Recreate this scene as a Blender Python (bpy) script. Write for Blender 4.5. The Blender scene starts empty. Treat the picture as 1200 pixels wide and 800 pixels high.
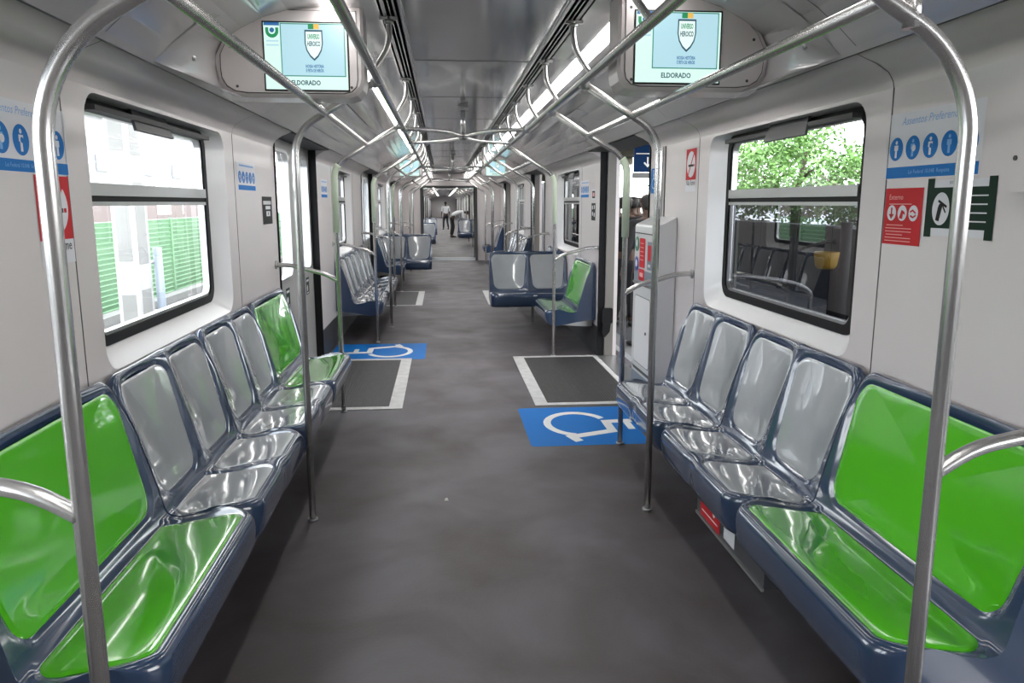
import bpy, math, random
from mathutils import Vector, Matrix
from mathutils.geometry import tessellate_polygon
random.seed(7)
PI = math.pi
scene = bpy.context.scene
COL = scene.collection

# ------------------------------------------------------------------ materials
def mat(name, color, rough=.5, metal=0., coat=0., noise=0., nscale=8., bump=0., bscale=60., emit=None, estr=0., spec=.5, coatr=.08):
    m = bpy.data.materials.new(name); m.use_nodes = True
    nt = m.node_tree; b = nt.nodes['Principled BSDF']
    b.inputs['Base Color'].default_value = (*color, 1)
    b.inputs['Roughness'].default_value = rough
    b.inputs['Metallic'].default_value = metal
    b.inputs['Coat Weight'].default_value = coat
    b.inputs['Coat Roughness'].default_value = coatr
    b.inputs['Specular IOR Level'].default_value = spec
    if noise > 0 or bump > 0:
        tc = nt.nodes.new('ShaderNodeTexCoord')
    if noise > 0:
        n = nt.nodes.new('ShaderNodeTexNoise'); n.inputs['Scale'].default_value = nscale; n.inputs['Detail'].default_value = 5
        nt.links.new(tc.outputs['Object'], n.inputs['Vector'])
        r = nt.nodes.new('ShaderNodeValToRGB')
        r.color_ramp.elements[0].position = .3; r.color_ramp.elements[1].position = .7
        r.color_ramp.elements[0].color = (*[max(0, c*(1-noise)) for c in color], 1)
        r.color_ramp.elements[1].color = (*[min(1, c*(1+noise)) for c in color], 1)
        nt.links.new(n.outputs['Fac'], r.inputs['Fac']); nt.links.new(r.outputs['Color'], b.inputs['Base Color'])
    if bump > 0:
        n2 = nt.nodes.new('ShaderNodeTexNoise'); n2.inputs['Scale'].default_value = bscale; n2.inputs['Detail'].default_value = 3
        nt.links.new(tc.outputs['Object'], n2.inputs['Vector'])
        bm_ = nt.nodes.new('ShaderNodeBump'); bm_.inputs['Strength'].default_value = bump; bm_.inputs['Distance'].default_value = .02
        nt.links.new(n2.outputs['Fac'], bm_.inputs['Height']); nt.links.new(bm_.outputs['Normal'], b.inputs['Normal'])
    if emit:
        b.inputs['Emission Color'].default_value = (*emit, 1); b.inputs['Emission Strength'].default_value = estr
    return m

def glass(name, tint, ior=1.5, rough=0.):
    m = bpy.data.materials.new(name); m.use_nodes = True
    nt = m.node_tree; nt.nodes.clear()
    out = nt.nodes.new('ShaderNodeOutputMaterial'); mix = nt.nodes.new('ShaderNodeMixShader')
    tr = nt.nodes.new('ShaderNodeBsdfTransparent'); gl = nt.nodes.new('ShaderNodeBsdfGlossy')
    ge = nt.nodes.new('ShaderNodeNewGeometry'); dp = nt.nodes.new('ShaderNodeVectorMath'); dp.operation = 'DOT_PRODUCT'
    nt.links.new(ge.outputs['Normal'], dp.inputs[0]); nt.links.new(ge.outputs['Incoming'], dp.inputs[1])
    def mth(op, a, b=None):
        n = nt.nodes.new('ShaderNodeMath'); n.operation = op
        for i, q in enumerate((a, b)):
            if q is None: continue
            if isinstance(q, (int, float)): n.inputs[i].default_value = q
            else: nt.links.new(q, n.inputs[i])
        return n.outputs[0]
    f0 = ((ior-1)/(ior+1))**2
    fr_ = mth('ADD', mth('MULTIPLY', mth('POWER', mth('SUBTRACT', 1., mth('ABSOLUTE', dp.outputs['Value'])), 5.), 1-f0*2), f0*2)
    tr.inputs['Color'].default_value = (*tint, 1); gl.inputs['Roughness'].default_value = rough
    nt.links.new(fr_, mix.inputs[0]); nt.links.new(tr.outputs[0], mix.inputs[1]); nt.links.new(gl.outputs[0], mix.inputs[2])
    nt.links.new(mix.outputs[0], out.inputs[0])
    return m

def floor_material():
    m = bpy.data.materials.new('rubber_floor'); m.use_nodes = True
    nt = m.node_tree; b = nt.nodes['Principled BSDF']; tc = nt.nodes.new('ShaderNodeTexCoord')
    def noise(sc, det, vec=None, dist=0.):
        n = nt.nodes.new('ShaderNodeTexNoise'); n.inputs['Scale'].default_value = sc; n.inputs['Detail'].default_value = det
        n.inputs['Distortion'].default_value = dist
        nt.links.new(vec or tc.outputs['Object'], n.inputs['Vector']); return n
    a = noise(1.7, 6, dist=.6); r = nt.nodes.new('ShaderNodeValToRGB')
    cr = r.color_ramp; cr.elements[0].position = .3; cr.elements[1].position = .72
    cr.elements[0].color = (.058, .047, .047, 1); cr.elements[1].color = (.122, .114, .124, 1)
    e = cr.elements.new(.5); e.color = (.088, .078, .083, 1)
    nt.links.new(a.outputs['Fac'], r.inputs['Fac'])
    s = noise(190, 2); r2 = nt.nodes.new('ShaderNodeValToRGB')
    r2.color_ramp.elements[0].position = .70; r2.color_ramp.elements[1].position = .80
    r2.color_ramp.elements[0].color = (0, 0, 0, 1); r2.color_ramp.elements[1].color = (.35, .35, .35, 1)
    nt.links.new(s.outputs['Fac'], r2.inputs['Fac'])
    mx = nt.nodes.new('ShaderNodeMix'); mx.data_type = 'RGBA'; mx.inputs['B'].default_value = (.34, .33, .33, 1)
    nt.links.new(r2.outputs['Color'], mx.inputs['Factor']); nt.links.new(r.outputs['Color'], mx.inputs['A'])
    nt.links.new(mx.outputs['Result'], b.inputs['Base Color'])
    b.inputs['Roughness'].default_value = .5; b.inputs['Specular IOR Level'].default_value = .35
    bp = nt.nodes.new('ShaderNodeBump'); bp.inputs['Strength'].default_value = .25; bp.inputs['Distance'].default_value = .004
    n3 = noise(60, 4); nt.links.new(n3.outputs['Fac'], bp.inputs['Height']); nt.links.new(bp.outputs['Normal'], b.inputs['Normal'])
    rr = nt.nodes.new('ShaderNodeMapRange'); rr.inputs['To Min'].default_value = .38; rr.inputs['To Max'].default_value = .68
    n4 = noise(2.6, 4); nt.links.new(n4.outputs['Fac'], rr.inputs['Value']); nt.links.new(rr.outputs['Result'], b.inputs['Roughness'])
    return m

M = {}
M['wall'] = mat('painted_panel', (.60, .555, .55), .34, coat=.35, noise=.03, nscale=1.3, coatr=.15)
M['reveal'] = mat('white_reveal', (.72, .71, .71), .3, coat=.3)
M['ceiling'] = mat('ceiling_sheet', (.54, .54, .56), .12, metal=.6, noise=.16, nscale=1.6)
M['cove'] = mat('cove_panel', (.50, .475, .48), .2, metal=.2, coat=.7, noise=.05, nscale=2.2, coatr=.1)
M['seam'] = mat('dark_joint', (.05, .05, .05), .6)
M['slot'] = mat('dark_grille', (.016, .016, .018), .5)
M['alu'] = mat('brushed_aluminium', (.50, .50, .50), .32, metal=.9)
M['steel'] = mat('polished_steel', (.60, .59, .58), .27, metal=.85)
M['steel_dull'] = mat('dull_steel', (.42, .42, .42), .4, metal=.85)
M['rubber'] = mat('black_rubber', (.006, .006, .007), .6, spec=.2)
M['sleeve'] = mat('pale_green_sleeve', (.56, .64, .50), .4)
M['navy'] = mat('navy_shell', (.024, .045, .092), .18, coat=.7, coatr=.06, noise=.05, nscale=5)
M['grey_seat'] = mat('grey_insert', (.33, .345, .36), .13, coat=1., coatr=.03, noise=.05, nscale=6)
M['green_seat'] = mat('green_insert', (.075, .42, .010), .14, coat=1., coatr=.03, noise=.04, nscale=4)
M['boxmetal'] = mat('dark_box_metal', (.07, .072, .078), .4, metal=.3)
M['leafpaint'] = mat('door_leaf_grey', (.34, .335, .33), .3, coat=.3)
M['edge'] = mat('door_edge_beige', (.15, .14, .125), .4)
M['floor'] = floor_material()
M['mat_rubber'] = mat('ribbed_mat', (.045, .042, .042), .55, noise=.2, nscale=20)
M['white_strip'] = mat('worn_white_strip', (.50, .49, .48), .5, noise=.14, nscale=14)
M['blue'] = mat('sticker_blue', (.006, .155, .50), .55, spec=.15)
M['blue2'] = mat('sign_blue', (.010, .15, .44), .55, spec=.15)
M['lblue'] = mat('print_light_blue', (.20, .38, .66), .55, spec=.15)
M['white'] = mat('print_white', (.78, .78, .76), .55, spec=.15)
M['stk'] = mat('sticker_white', (.63, .63, .66), .55, spec=.15)
M['red'] = mat('sticker_red', (.48, .022, .028), .55, spec=.15)
M['lred'] = mat('print_pale_red', (.72, .36, .34), .55, spec=.15)
M['dgreen'] = mat('sticker_dark_green', (.004, .022, .012), .55, spec=.15)
M['black'] = mat('print_black', (.012, .012, .012), .55, spec=.15)
M['kick'] = mat('kick_panel', (.17, .20, .24), .45)
M['kick_dark'] = mat('kick_shade_and_dark_parts', (.022, .023, .027), .5)  # kick colour deepened for under-seat shade; latches and brackets share it
M['cab'] = mat('cabinet_grey', (.55, .55, .56), .3, coat=.3)
M['cab_green'] = mat('button_green', (.01, .16, .07), .3)
M['cab_blue'] = mat('button_blue', (.02, .05, .28), .3)
M['glass'] = glass('clear_glass', (.93, .95, .94))
M['glass_dark'] = glass('tinted_glass', (.12, .125, .135), ior=1.5)
M['lamp'] = mat('lamp_diffuser', (.9, .9, .9), .4, emit=(1, .985, .96), estr=16.)
def screenmat(n, c, e): return mat(n, tuple(x*.1 for x in c), .3, emit=c, estr=e)
M['s_pale'] = screenmat('screen_pale', (.64, .88, .80), 1.0)
M['s_blue'] = screenmat('screen_sky', (.42, .66, .74), 1.0)
M['s_teal'] = screenmat('screen_teal', (.02, .22, .17), 1.)
M['s_dark'] = screenmat('screen_ink', (.03, .08, .12), 1.)
M['s_navy'] = screenmat('screen_navy', (.03, .13, .33), 1.)
M['s_green'] = screenmat('screen_green', (.02, .25, .10), 1.)
M['s_gold'] = screenmat('screen_gold', (.75, .46, .10), 1.)
M['s_white'] = screenmat('screen_white', (.75, .92, .88), 1.)
M['fence'] = mat('green_fence', (.15, .28, .16), .6, noise=.06, nscale=1.)
M['concrete'] = mat('pale_concrete', (.17, .17, .165), .8, noise=.08, nscale=2.)
M['ballast'] = mat('track_ballast', (.055, .052, .052), .9, noise=.3, nscale=12.)
M['platform'] = mat('platform_paving', (.045, .045, .047), .8, noise=.15, nscale=3.)
M['parapet'] = mat('dark_parapet', (.022, .022, .026), .6)
M['brick'] = mat('brick_brown', (.17, .135, .13), .8)
M['bldg'] = mat('whitewashed_wall', (.30, .30, .30), .8, noise=.04)
M['leaf'] = mat('leaf_green', (.085, .19, .032), .55, noise=.35, nscale=1.5)
M['bark'] = mat('bark', (.07, .05, .035), .9)
M['canopy'] = mat('canopy_steel', (.06, .055, .03), .6)
M['sign_navy'] = mat('station_sign_blue', (.004, .026, .085), .6, spec=.1)
M['yellow'] = mat('yellow_plastic', (.72, .42, .02), .4)
M['skin'] = mat('skin', (.085, .046, .030), .55)
M['hair'] = mat('black_hair', (.01, .008, .007), .6)
M['shirt_w'] = mat('white_shirt', (.72, .72, .74), .8)
M['trouser'] = mat('black_trousers', (.010, .010, .013), .8)
M['shirt_d'] = mat('maroon_shirt', (.022, .006, .009), .8)
M['shirt_k'] = mat('charcoal_shirt', (.006, .0055, .007), .8)
M['shoe'] = mat('shoe_black', (.01, .01, .01), .5)
M['paper'] = mat('litter_white', (.75, .74, .70), .7)

# ------------------------------------------------------------------ mesh building
class MB:
    def __init__(s): s.v = []; s.f = []; s.mi = []; s.mats = []; s.sm = []
    def idx(s, m):
        if m not in s.mats: s.mats.append(m)
        return s.mats.index(m)
    def add(s, vs, fs, m, smooth=False, tf=None):
        o = len(s.v); i = s.idx(m)
        s.v += [tuple(tf @ Vector(p)) if tf else tuple(p) for p in vs]
        for f in fs: s.f.append(tuple(o+k for k in f)); s.mi.append(i); s.sm.append(smooth)
        return s
    def box(s, a, b, m, tf=None):
        (x0, y0, z0), (x1, y1, z1) = [min(p, q) for p, q in zip(a, b)], [max(p, q) for p, q in zip(a, b)]
        v = [(x0,y0,z0),(x1,y0,z0),(x1,y1,z0),(x0,y1,z0),(x0,y0,z1),(x1,y0,z1),(x1,y1,z1),(x0,y1,z1)]
        return s.add(v, [(0,3,2,1),(4,5,6,7),(0,1,5,4),(1,2,6,5),(2,3,7,6),(3,0,4,7)], m, tf=tf)
    def prism(s, poly, tf, depth, m, smooth=False):
        """2-D polygon (u,v) placed by tf (u,v,n axes), extruded by depth along -n."""
        n = len(poly)
        vs = [(u, v, 0) for u, v in poly] + [(u, v, -depth) for u, v in poly]
        tri = tessellate_polygon([[Vector((u, v, 0)) for u, v in poly]])
        def ccw(t):
            a, b, c = [poly[i] for i in t]
            return t if (b[0]-a[0])*(c[1]-a[1])-(b[1]-a[1])*(c[0]-a[0]) > 0 else t[::-1]
        fs = [ccw(tuple(t)) for t in tri]
        area = sum(poly[i][0]*poly[(i+1)%n][1]-poly[(i+1)%n][0]*poly[i][1] for i in range(n))
        back = [tuple(n+i for i in t[::-1]) for t in fs]
        s.add(vs, fs+back, m, tf=tf)
        side = [((i, n+i, n+(i+1)%n, (i+1)%n) if area > 0 else (i, (i+1)%n, n+(i+1)%n, n+i)) for i in range(n)]
        o = len(s.v)-2*n; k = s.idx(m)
        for f in side: s.f.append(tuple(o+q for q in f)); s.mi.append(k); s.sm.append(smooth)
        return s
    def flat(s, poly, tf, h, m):
        n = len(poly); tri = tessellate_polygon([[Vector((u, v, 0)) for u, v in poly]])
        fs = []
        for t in tri:
            a, b, c = [poly[i] for i in t]
            fs.append(tuple(t) if (b[0]-a[0])*(c[1]-a[1])-(b[1]-a[1])*(c[0]-a[0]) > 0 else tuple(t)[::-1])
        return s.add([(u, v, h) for u, v in poly], fs, m, tf=tf)
    def tube(s, pts, r, m, seg=14, caps=True):
        pts = [Vector(p) for p in pts]; n = len(pts); rs = r if isinstance(r, (list, tuple)) else [r]*n
        tang = []
        for i in range(n):
            a = pts[max(0, i-1)]; b = pts[min(n-1, i+1)]; tang.append((b-a).normalized())
        t0 = tang[0]; up = Vector((0, 0, 1)) if abs(t0.z) < .9 else Vector((1, 0, 0))
        nv = (up - t0*up.dot(t0)).normalized(); vs = []
        for i in range(n):
            if i:
                ax = tang[i-1].cross(tang[i])
                if ax.length > 1e-7: nv = Matrix.Rotation(tang[i-1].angle(tang[i]), 3, ax.normalized()) @ nv
                nv = (nv - tang[i]*nv.dot(tang[i])).normalized()
            bn = tang[i].cross(nv)
            for k in range(seg):
                a = 2*PI*k/seg; vs.append(pts[i] + (nv*math.cos(a)+bn*math.sin(a))*rs[i])
        fs = [(i*seg+k, i*seg+(k+1)%seg, (i+1)*seg+(k+1)%seg, (i+1)*seg+k) for i in range(n-1) for k in range(seg)]
        s.add(vs, fs, m, True)
        if caps:
            o = len(s.v)-len(vs); i = s.idx(m)
            s.f.append(tuple(o+k for k in range(seg))[::-1]); s.mi.append(i); s.sm.append(False)
            s.f.append(tuple(o+(n-1)*seg+k for k in range(seg))); s.mi.append(i); s.sm.append(False)
        return s
    def extrude_y(s, prof, y0, y1, m, smooth=False, flip=False):
        """open profile of (x,z) swept from y0 to y1"""
        n = len(prof)
        vs = [(x, y0, z) for x, z in prof]+[(x, y1, z) for x, z in prof]
        fs = [((i, i+1, n+i+1, n+i) if not flip else (i, n+i, n+i+1, i+1)) for i in range(n-1)]
        return s.add(vs, fs, m, smooth)
    def text(s, body, tf, size, m, h=.0008, align='CENTER', shear=0., bold=0.):
        cu = bpy.data.curves.new('t', 'FONT'); cu.body = body; cu.size = size; cu.align_x = align; cu.align_y = 'CENTER'; cu.shear = shear; cu.offset = size*bold
        cu.resolution_u = 2
        ob = bpy.data.objects.new('t', cu); COL.objects.link(ob)
        dg = bpy.context.evaluated_depsgraph_get(); dg.update()
        me = bpy.data.meshes.new_from_object(ob.evaluated_get(dg))
        s.add([(v.co.x, v.co.y, h) for v in me.vertices], [tuple(p.vertices) for p in me.polygons], m, tf=tf)
        bpy.data.objects.remove(ob); bpy.data.meshes.remove(me); bpy.data.curves.remove(cu)
        return s
    def build(s, name, parent=None, loc=None):
        me = bpy.data.meshes.new(name); me.from_pydata(s.v, [], s.f)
        for m in s.mats: me.materials.append(m)
        me.polygons.foreach_set('material_index', s.mi); me.polygons.foreach_set('use_smooth', s.sm); me.update()
        o = bpy.data.objects.new(name, me); COL.objects.link(o)
        if parent: o.parent = parent
        if loc: o.location = loc
        return o

def tag(o, label, cat, group=None):
    o['label'] = label; o['category'] = cat
    if group: o['group'] = group
    return o
def empty(name, loc=(0, 0, 0), rz=0.):
    o = bpy.data.objects.new(name, None); COL.objects.link(o); o.location = loc; o.rotation_euler = (0, 0, rz)
    o.empty_display_size = .1; return o
def struct(o): o['kind'] = 'structure'; return o
def dup(o, parent=None):
    c = o.copy(); COL.objects.link(c)
    if parent: c.parent = parent
    for ch in list(o.children): dup(ch, c)
    return c
def axes(origin, U, V):
    U = Vector(U).normalized(); V = Vector(V).normalized(); N = U.cross(V)
    m = Matrix((U, V, N)).transposed().to_4x4(); m.translation = Vector(origin); return m
def onwall(s, y, z, x=1.41, h=.0015):
    """frame on the wall of side s (-1 left, 1 right): u reads left to right, v up, n into the aisle"""
    return axes((s*(x-h), y, z), (0, -s, 0), (0, 0, 1))
def rrect(w, h, r, n=5, cx=0, cy=0):
    p = []
    for (sx, sy, a0) in ((1, 1, 0), (-1, 1, 90), (-1, -1, 180), (1, -1, 270)):
        for k in range(n+1):
            a = math.radians(a0+90*k/n); p.append((cx+sx*(w/2-r)+r*math.cos(a), cy+sy*(h/2-r)+r*math.sin(a)))
    return p
def circ(r, cx=0, cy=0, n=24, ry=None): return [(cx+r*math.cos(2*PI*k/n), cy+(ry or r)*math.sin(2*PI*k/n)) for k in range(n)]
def rect(w, h, cx=0, cy=0): return [(cx-w/2, cy-h/2), (cx+w/2, cy-h/2), (cx+w/2, cy+h/2), (cx-w/2, cy+h/2)]
def fillet(pts, rad, n=8):
    pts = [Vector(p) for p in pts]; out = [pts[0]]
    for i in range(1, len(pts)-1):
        r = rad[i-1] if isinstance(rad, (list, tuple)) else rad
        a = (pts[i-1]-pts[i]).normalized(); b = (pts[i+1]-pts[i]).normalized(); ang = a.angle(b)
        d = r/math.tan(ang/2); p0 = pts[i]+a*d; p1 = pts[i]+b*d
        c = pts[i]+(a+b).normalized()*(r/math.sin(ang/2)); v0 = p0-c; v1 = p1-c; w = v0.angle(v1)
        for k in range(n+1):
            t = k/n; out.append(c+(v0*math.sin((1-t)*w)+v1*math.sin(t*w))/math.sin(w))
    out.append(pts[-1]); return out
def stroke(pts, w):
    """2-D polyline of width w -> polygon"""
    L = []; R = []
    P = [Vector(p) for p in pts]
    for i, p in enumerate(P):
        a = (P[i]-P[i-1]).normalized() if i else (P[1]-P[0]).normalized()
        b = (P[i+1]-P[i]).normalized() if i < len(P)-1 else a
        t = (a+b).normalized(); n = Vector((-t.y, t.x)); k = w/2/max(.35, n.dot(Vector((-a.y, a.x))))
        L.append(tuple(p+n*k)); R.append(tuple(p-n*k))
    return L+R[::-1]

# ------------------------------------------------------------------ car shell
XW = 1.41; XG = 1.50; XO = 1.60; ZW = 1.97
DOORS = (.685, 6.835, 12.985, 19.135); DH = .935
cnt = {'window': 0, 'door': 0, 'trim': 0}
def nm(k): cnt[k] += 1; return '%s_%d' % (k, cnt[k])
SIDE = {-1: 'left', 1: 'right'}

def bay_wall(s, y0, y1, win=None):
    mb = MB(); m = M['wall']
    outer = [(y0, 0), (y1, 0), (y1, ZW), (y0, ZW)]
    ring = lambda w, h, cy, cz, r: rrect(w, h, r, 6, cy, cz)
    def face(x, holes, inward):
        polys = [[Vector((a, b, 0)) for a, b in outer]]+[[Vector((a, b, 0)) for a, b in h] for h in holes]
        flat = [p for q in polys for p in q]; tri = tessellate_polygon(polys)
        fs = []
        for t in tri:
            a, b, c = [flat[i] for i in t]; sg = (b.x-a.x)*(c.y-a.y)-(b.y-a.y)*(c.x-a.x)
            want = (sg > 0) == ((s < 0) == inward)     # normal (y,z)->+x when ccw
            fs.append(tuple(t) if want else tuple(t)[::-1])
        mb.add([(s*x, p.x, p.y) for p in flat], fs, m)
    if win:
        c = win; A = ring(1.73, 1.0, c, 1.455, .10); B = ring(1.52, .92, c, 1.49, .09)
        face(XW, [A], True); face(XO, [ring(1.52+.42, .92+.36, c, 1.49, .16)], False)
        n = len(A)
        def band(P, xa, Q, xb, mm):
            vs = [(s*xa, y, z) for y, z in P]+[(s*xb, y, z) for y, z in Q]
            fs = [(i, (i+1) % n, n+(i+1) % n, n+i) for i in range(n)]
            if s > 0: fs = [f[::-1] for f in fs]
            mb.add(vs, fs, mm, True)
        band(A, XW, B, XG, M['reveal']); C2 = ring(1.52+.42, .92+.36, c, 1.49, .16); band(B, XG, B, XG+.03, M['rubber']); band(B, XG+.03, C2, XO, M['rubber'])
    else:
        face(XW, [], True); face(XO, [], False)
    # leaning head panel above and end caps
    prof = [(s*x, z) for x, z in ((1.41, 1.97), (1.405, 1.995), (1.385, 2.025), (1.34, 2.052), (1.262, 2.084), (1.262, 2.10))]
    mb.extrude_y(prof, y0, y1, m, True, flip=(s > 0))
    for y, e in ((y0, -1), (y1, 1)):
        prof2 = [(s*XO, 0), (s*XW, 0)]+prof+[(s*XO, 2.10)]
        n = len(prof2); vs = [(x, y, z) for x, z in prof2]
        tri = tessellate_polygon([[Vector((x, z, 0)) for x, z in prof2]])
        mb.add(vs, [tuple(t) for t in tri], m)
    o = struct(mb.build('wall_'+SIDE[s]))
    # vertical panel joints
    if win:
        j = MB()
        for yy in (win-1.03, win+1.05):
            j.box((s*(XW-.0015), yy-.0025, .3), (s*(XW+.01), yy+.0025, ZW), M['seam'])
            for (xa, za), (xb, zb) in zip(prof[:-2], prof[1:-1]):
                j.add([(xa-s*.0015, yy-.0025, za-.0015), (xa-s*.0015, yy+.0025, za-.0015), (xb-s*.0015, yy+.0025, zb-.0015), (xb-s*.0015, yy-.0025, zb-.0015)], [(0, 1, 2, 3)], M['seam'])
        jo = j.build('panel_joint', o)
    # kick band, coloured dark to carry the shade under the seats
    k = MB(); k.box((s*(XW-.006), y0+.002, .001), (s*(XW+.01), y1-.002, .30), M['kick_dark'])
    kb = k.build('baseboard_'+SIDE[s]); struct(kb)
    if win: window(s, win)
    return o

def window(s, c):
    root = struct(empty(nm('window'), (s*XG, c, 1.49)))
    # all parts in world offset from root
    def P(mb, name, par=root):
        o = mb.build(name, par); o.matrix_parent_inverse = root.matrix_world.inverted() if False else Matrix.Translation((-s*XG, -c, -1.49)); return o
    n = 28
    def ringmesh(w0, h0, r0, w1, h1, r1, cz, xa, xb, m):
        """ring between outline 0 (outside) and 1 (inside), from depth xa to xb"""
        mb = MB(); A = rrect(w0, h0, r0, 6, c, cz); B = rrect(w1, h1, r1, 6, c, cz); n = len(A)
        vs = [(s*x, y, z) for (Q, x) in ((A, xa), (B, xa), (B, xb), (A, xb)) for y, z in Q]
        fs = []
        for q in range(4):
            for i in range(n):
                j = (i+1) % n; q2 = (q+1) % 4
                f = (q*n+i, q2*n+i, q2*n+j, q*n+j); fs.append(f if s < 0 else f[::-1])
        mb.add(vs, fs, m); return mb
    P(ringmesh(1.53, .93, .09, 1.43, .85, .06, 1.49, 1.485, 1.53, M['rubber']), 'gasket')
    fr = ringmesh(1.44, .86, .065, 1.405, .825, .05, 1.49, 1.493, 1.525, M['alu'])
    P(fr, 'frame')
    t = MB(); t.box((s*1.480, c-.71, 1.598), (s*1.53, c+.71, 1.645), M['alu']); t.box((s*1.488, c-.71, 1.575), (s*1.53, c+.71, 1.598), M['rubber'])
    t.box((s*1.484, c-.71, 1.560), (s*1.53, c+.71, 1.576), M['alu'])
    P(t, 'transom')
    for nme, z0, z1, gm in (('upper_pane', 1.645, 1.905, M['glass']), ('lower_pane', 1.075, 1.56, M['glass'] if s < 0 else M['glass_dark'])):
        g = MB(); x = s*1.512
        g.add([(x, c-.70, z0), (x, c+.70, z0), (x, c+.70, z1), (x, c-.70, z1)], [(0, 1, 2, 3)], gm); P(g, nme)
    l = MB(); ya, yb = c-.33, c+.12
    l.prism([(ya, 0), (yb, 0), (yb-.025, .095), (ya+.025, .095)], axes((s*1.435, 0, 1.868), (0, 1, 0), (s*.30, 0, .95)), .012, M['kick_dark'])
    l.box((s*1.44, c-.70, 1.905), (s*1.50, c+.70, 1.925), M['seam'])
    P(l, 'latch')
    return root

def leaf_mesh(s, ya, yb, green=False):
    x0, x1 = 1.470, 1.555; yc = (ya+yb)/2
    root_parts = []
    mb = MB(); outer = [(ya, .012), (yb, .012), (yb, 2.085), (ya, 2.085)]; A = rrect(yb-ya-.16, 1.04, .09, 6, yc, 1.47)
    for x, inward in ((x0, True), (x1, False)):
        polys = [[Vector((a, b, 0)) for a, b in outer], [Vector((a, b, 0)) for a, b in A]]
        flat = polys[0]+polys[1]; fs = []
        for t in tessellate_polygon(polys):
            a, b, c = [flat[i] for i in t]; sg = (b.x-a.x)*(c.y-a.y)-(b.y-a.y)*(c.x-a.x)
            want = (sg > 0) == ((s < 0) == inward); fs.append(tuple(t) if want else tuple(t)[::-1])
        mb.add([(s*x, p.x, p.y) for p in flat], fs, M['leafpaint'])
    n = len(A); vs = [(s*x0, y, z) for y, z in A]+[(s*x1, y, z) for y, z in A]
    mb.add(vs, [(i, (i+1) % n, n+(i+1) % n, n+i) for i in range(n)], M['alu'], True)
    mb.box((s*x0, ya-.004, .012), (s*x1, ya, 2.085), M['edge']); mb.box((s*x0, yb, .012), (s*x1, yb+.004, 2.085), M['edge'])
    g = MB(); x = s*1.49; g.add([(x, ya+.06, .93), (x, yb-.06, .93), (x, yb-.06, 2.01), (x, ya+.06, 2.01)], [(0, 1, 2, 3)], M['glass'])
    rg = MB(); B = rrect(yb-ya-.14, 1.06, .10, 6, yc, 1.47); C = rrect(yb-ya-.19, 1.01, .075, 6, yc, 1.47)
    vs = [(s*1.468, y, z) for y, z in B]+[(s*1.468, y, z) for y, z in C]
    f = [(i, (i+1) % n, n+(i+1) % n, n+i) for i in range(n)]
    rg.add(vs, f if s < 0 else [q[::-1] for q in f], M['alu'])
    return mb, g, rg

def door(s, yc, opened, sticker=False):
    d = struct(empty(nm('door'), (s*1.55, yc, 0)))
    inv = Matrix.Translation((-s*1.55, -yc, 0))
    def P(mb, name, par=d):
        o = mb.build(name, par); o.matrix_parent_inverse = inv if par is d else Matrix(); return o
    for e in (-1, 1):
        off = .895 if opened else 0
        ya, yb = (yc-DH+.0, yc-.004) if e < 0 else (yc+.004, yc+DH)
        ya += e*off; yb += e*off
        lm, g, rg = leaf_mesh(s, ya, yb)
        lo = P(lm, 'door_leaf')
        P(g, 'pane', lo); P(rg, 'pane_trim', lo)
        if not opened and sticker:
            k = MB(); tf = onwall(s, (ya+yb)/2+.1, .80, 1.470, .002)
            k.flat(rect(.16, .16), tf, 0, M['dgreen']); k.flat(rect(.12, .02, 0, .05), tf, .001, M['stk']); k.flat(circ(.03, -.02, -.02), tf, .001, M['stk']); k.flat(rect(.10, .012, 0, -.065), tf, .001, M['stk'])
            P(k, 'door_sticker', lo)
    j = MB()
    for yy, e in ((yc-DH, 1), (yc+DH, -1)):
        j.box((s*1.398, yy, 0), (s*1.468, yy+e*.012, 2.085), M['rubber'])
    j.box((s*1.27, yc-DH, 2.072), (s*1.60, yc+DH, 2.094), M['seam'])
    P(j, 'door_seal')
    t = MB(); t.box((s*1.40, yc-DH+.02, .0005), (s*1.60, yc+DH-.02, .008), M['alu'])
    P(t, 'threshold')
    return d

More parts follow.
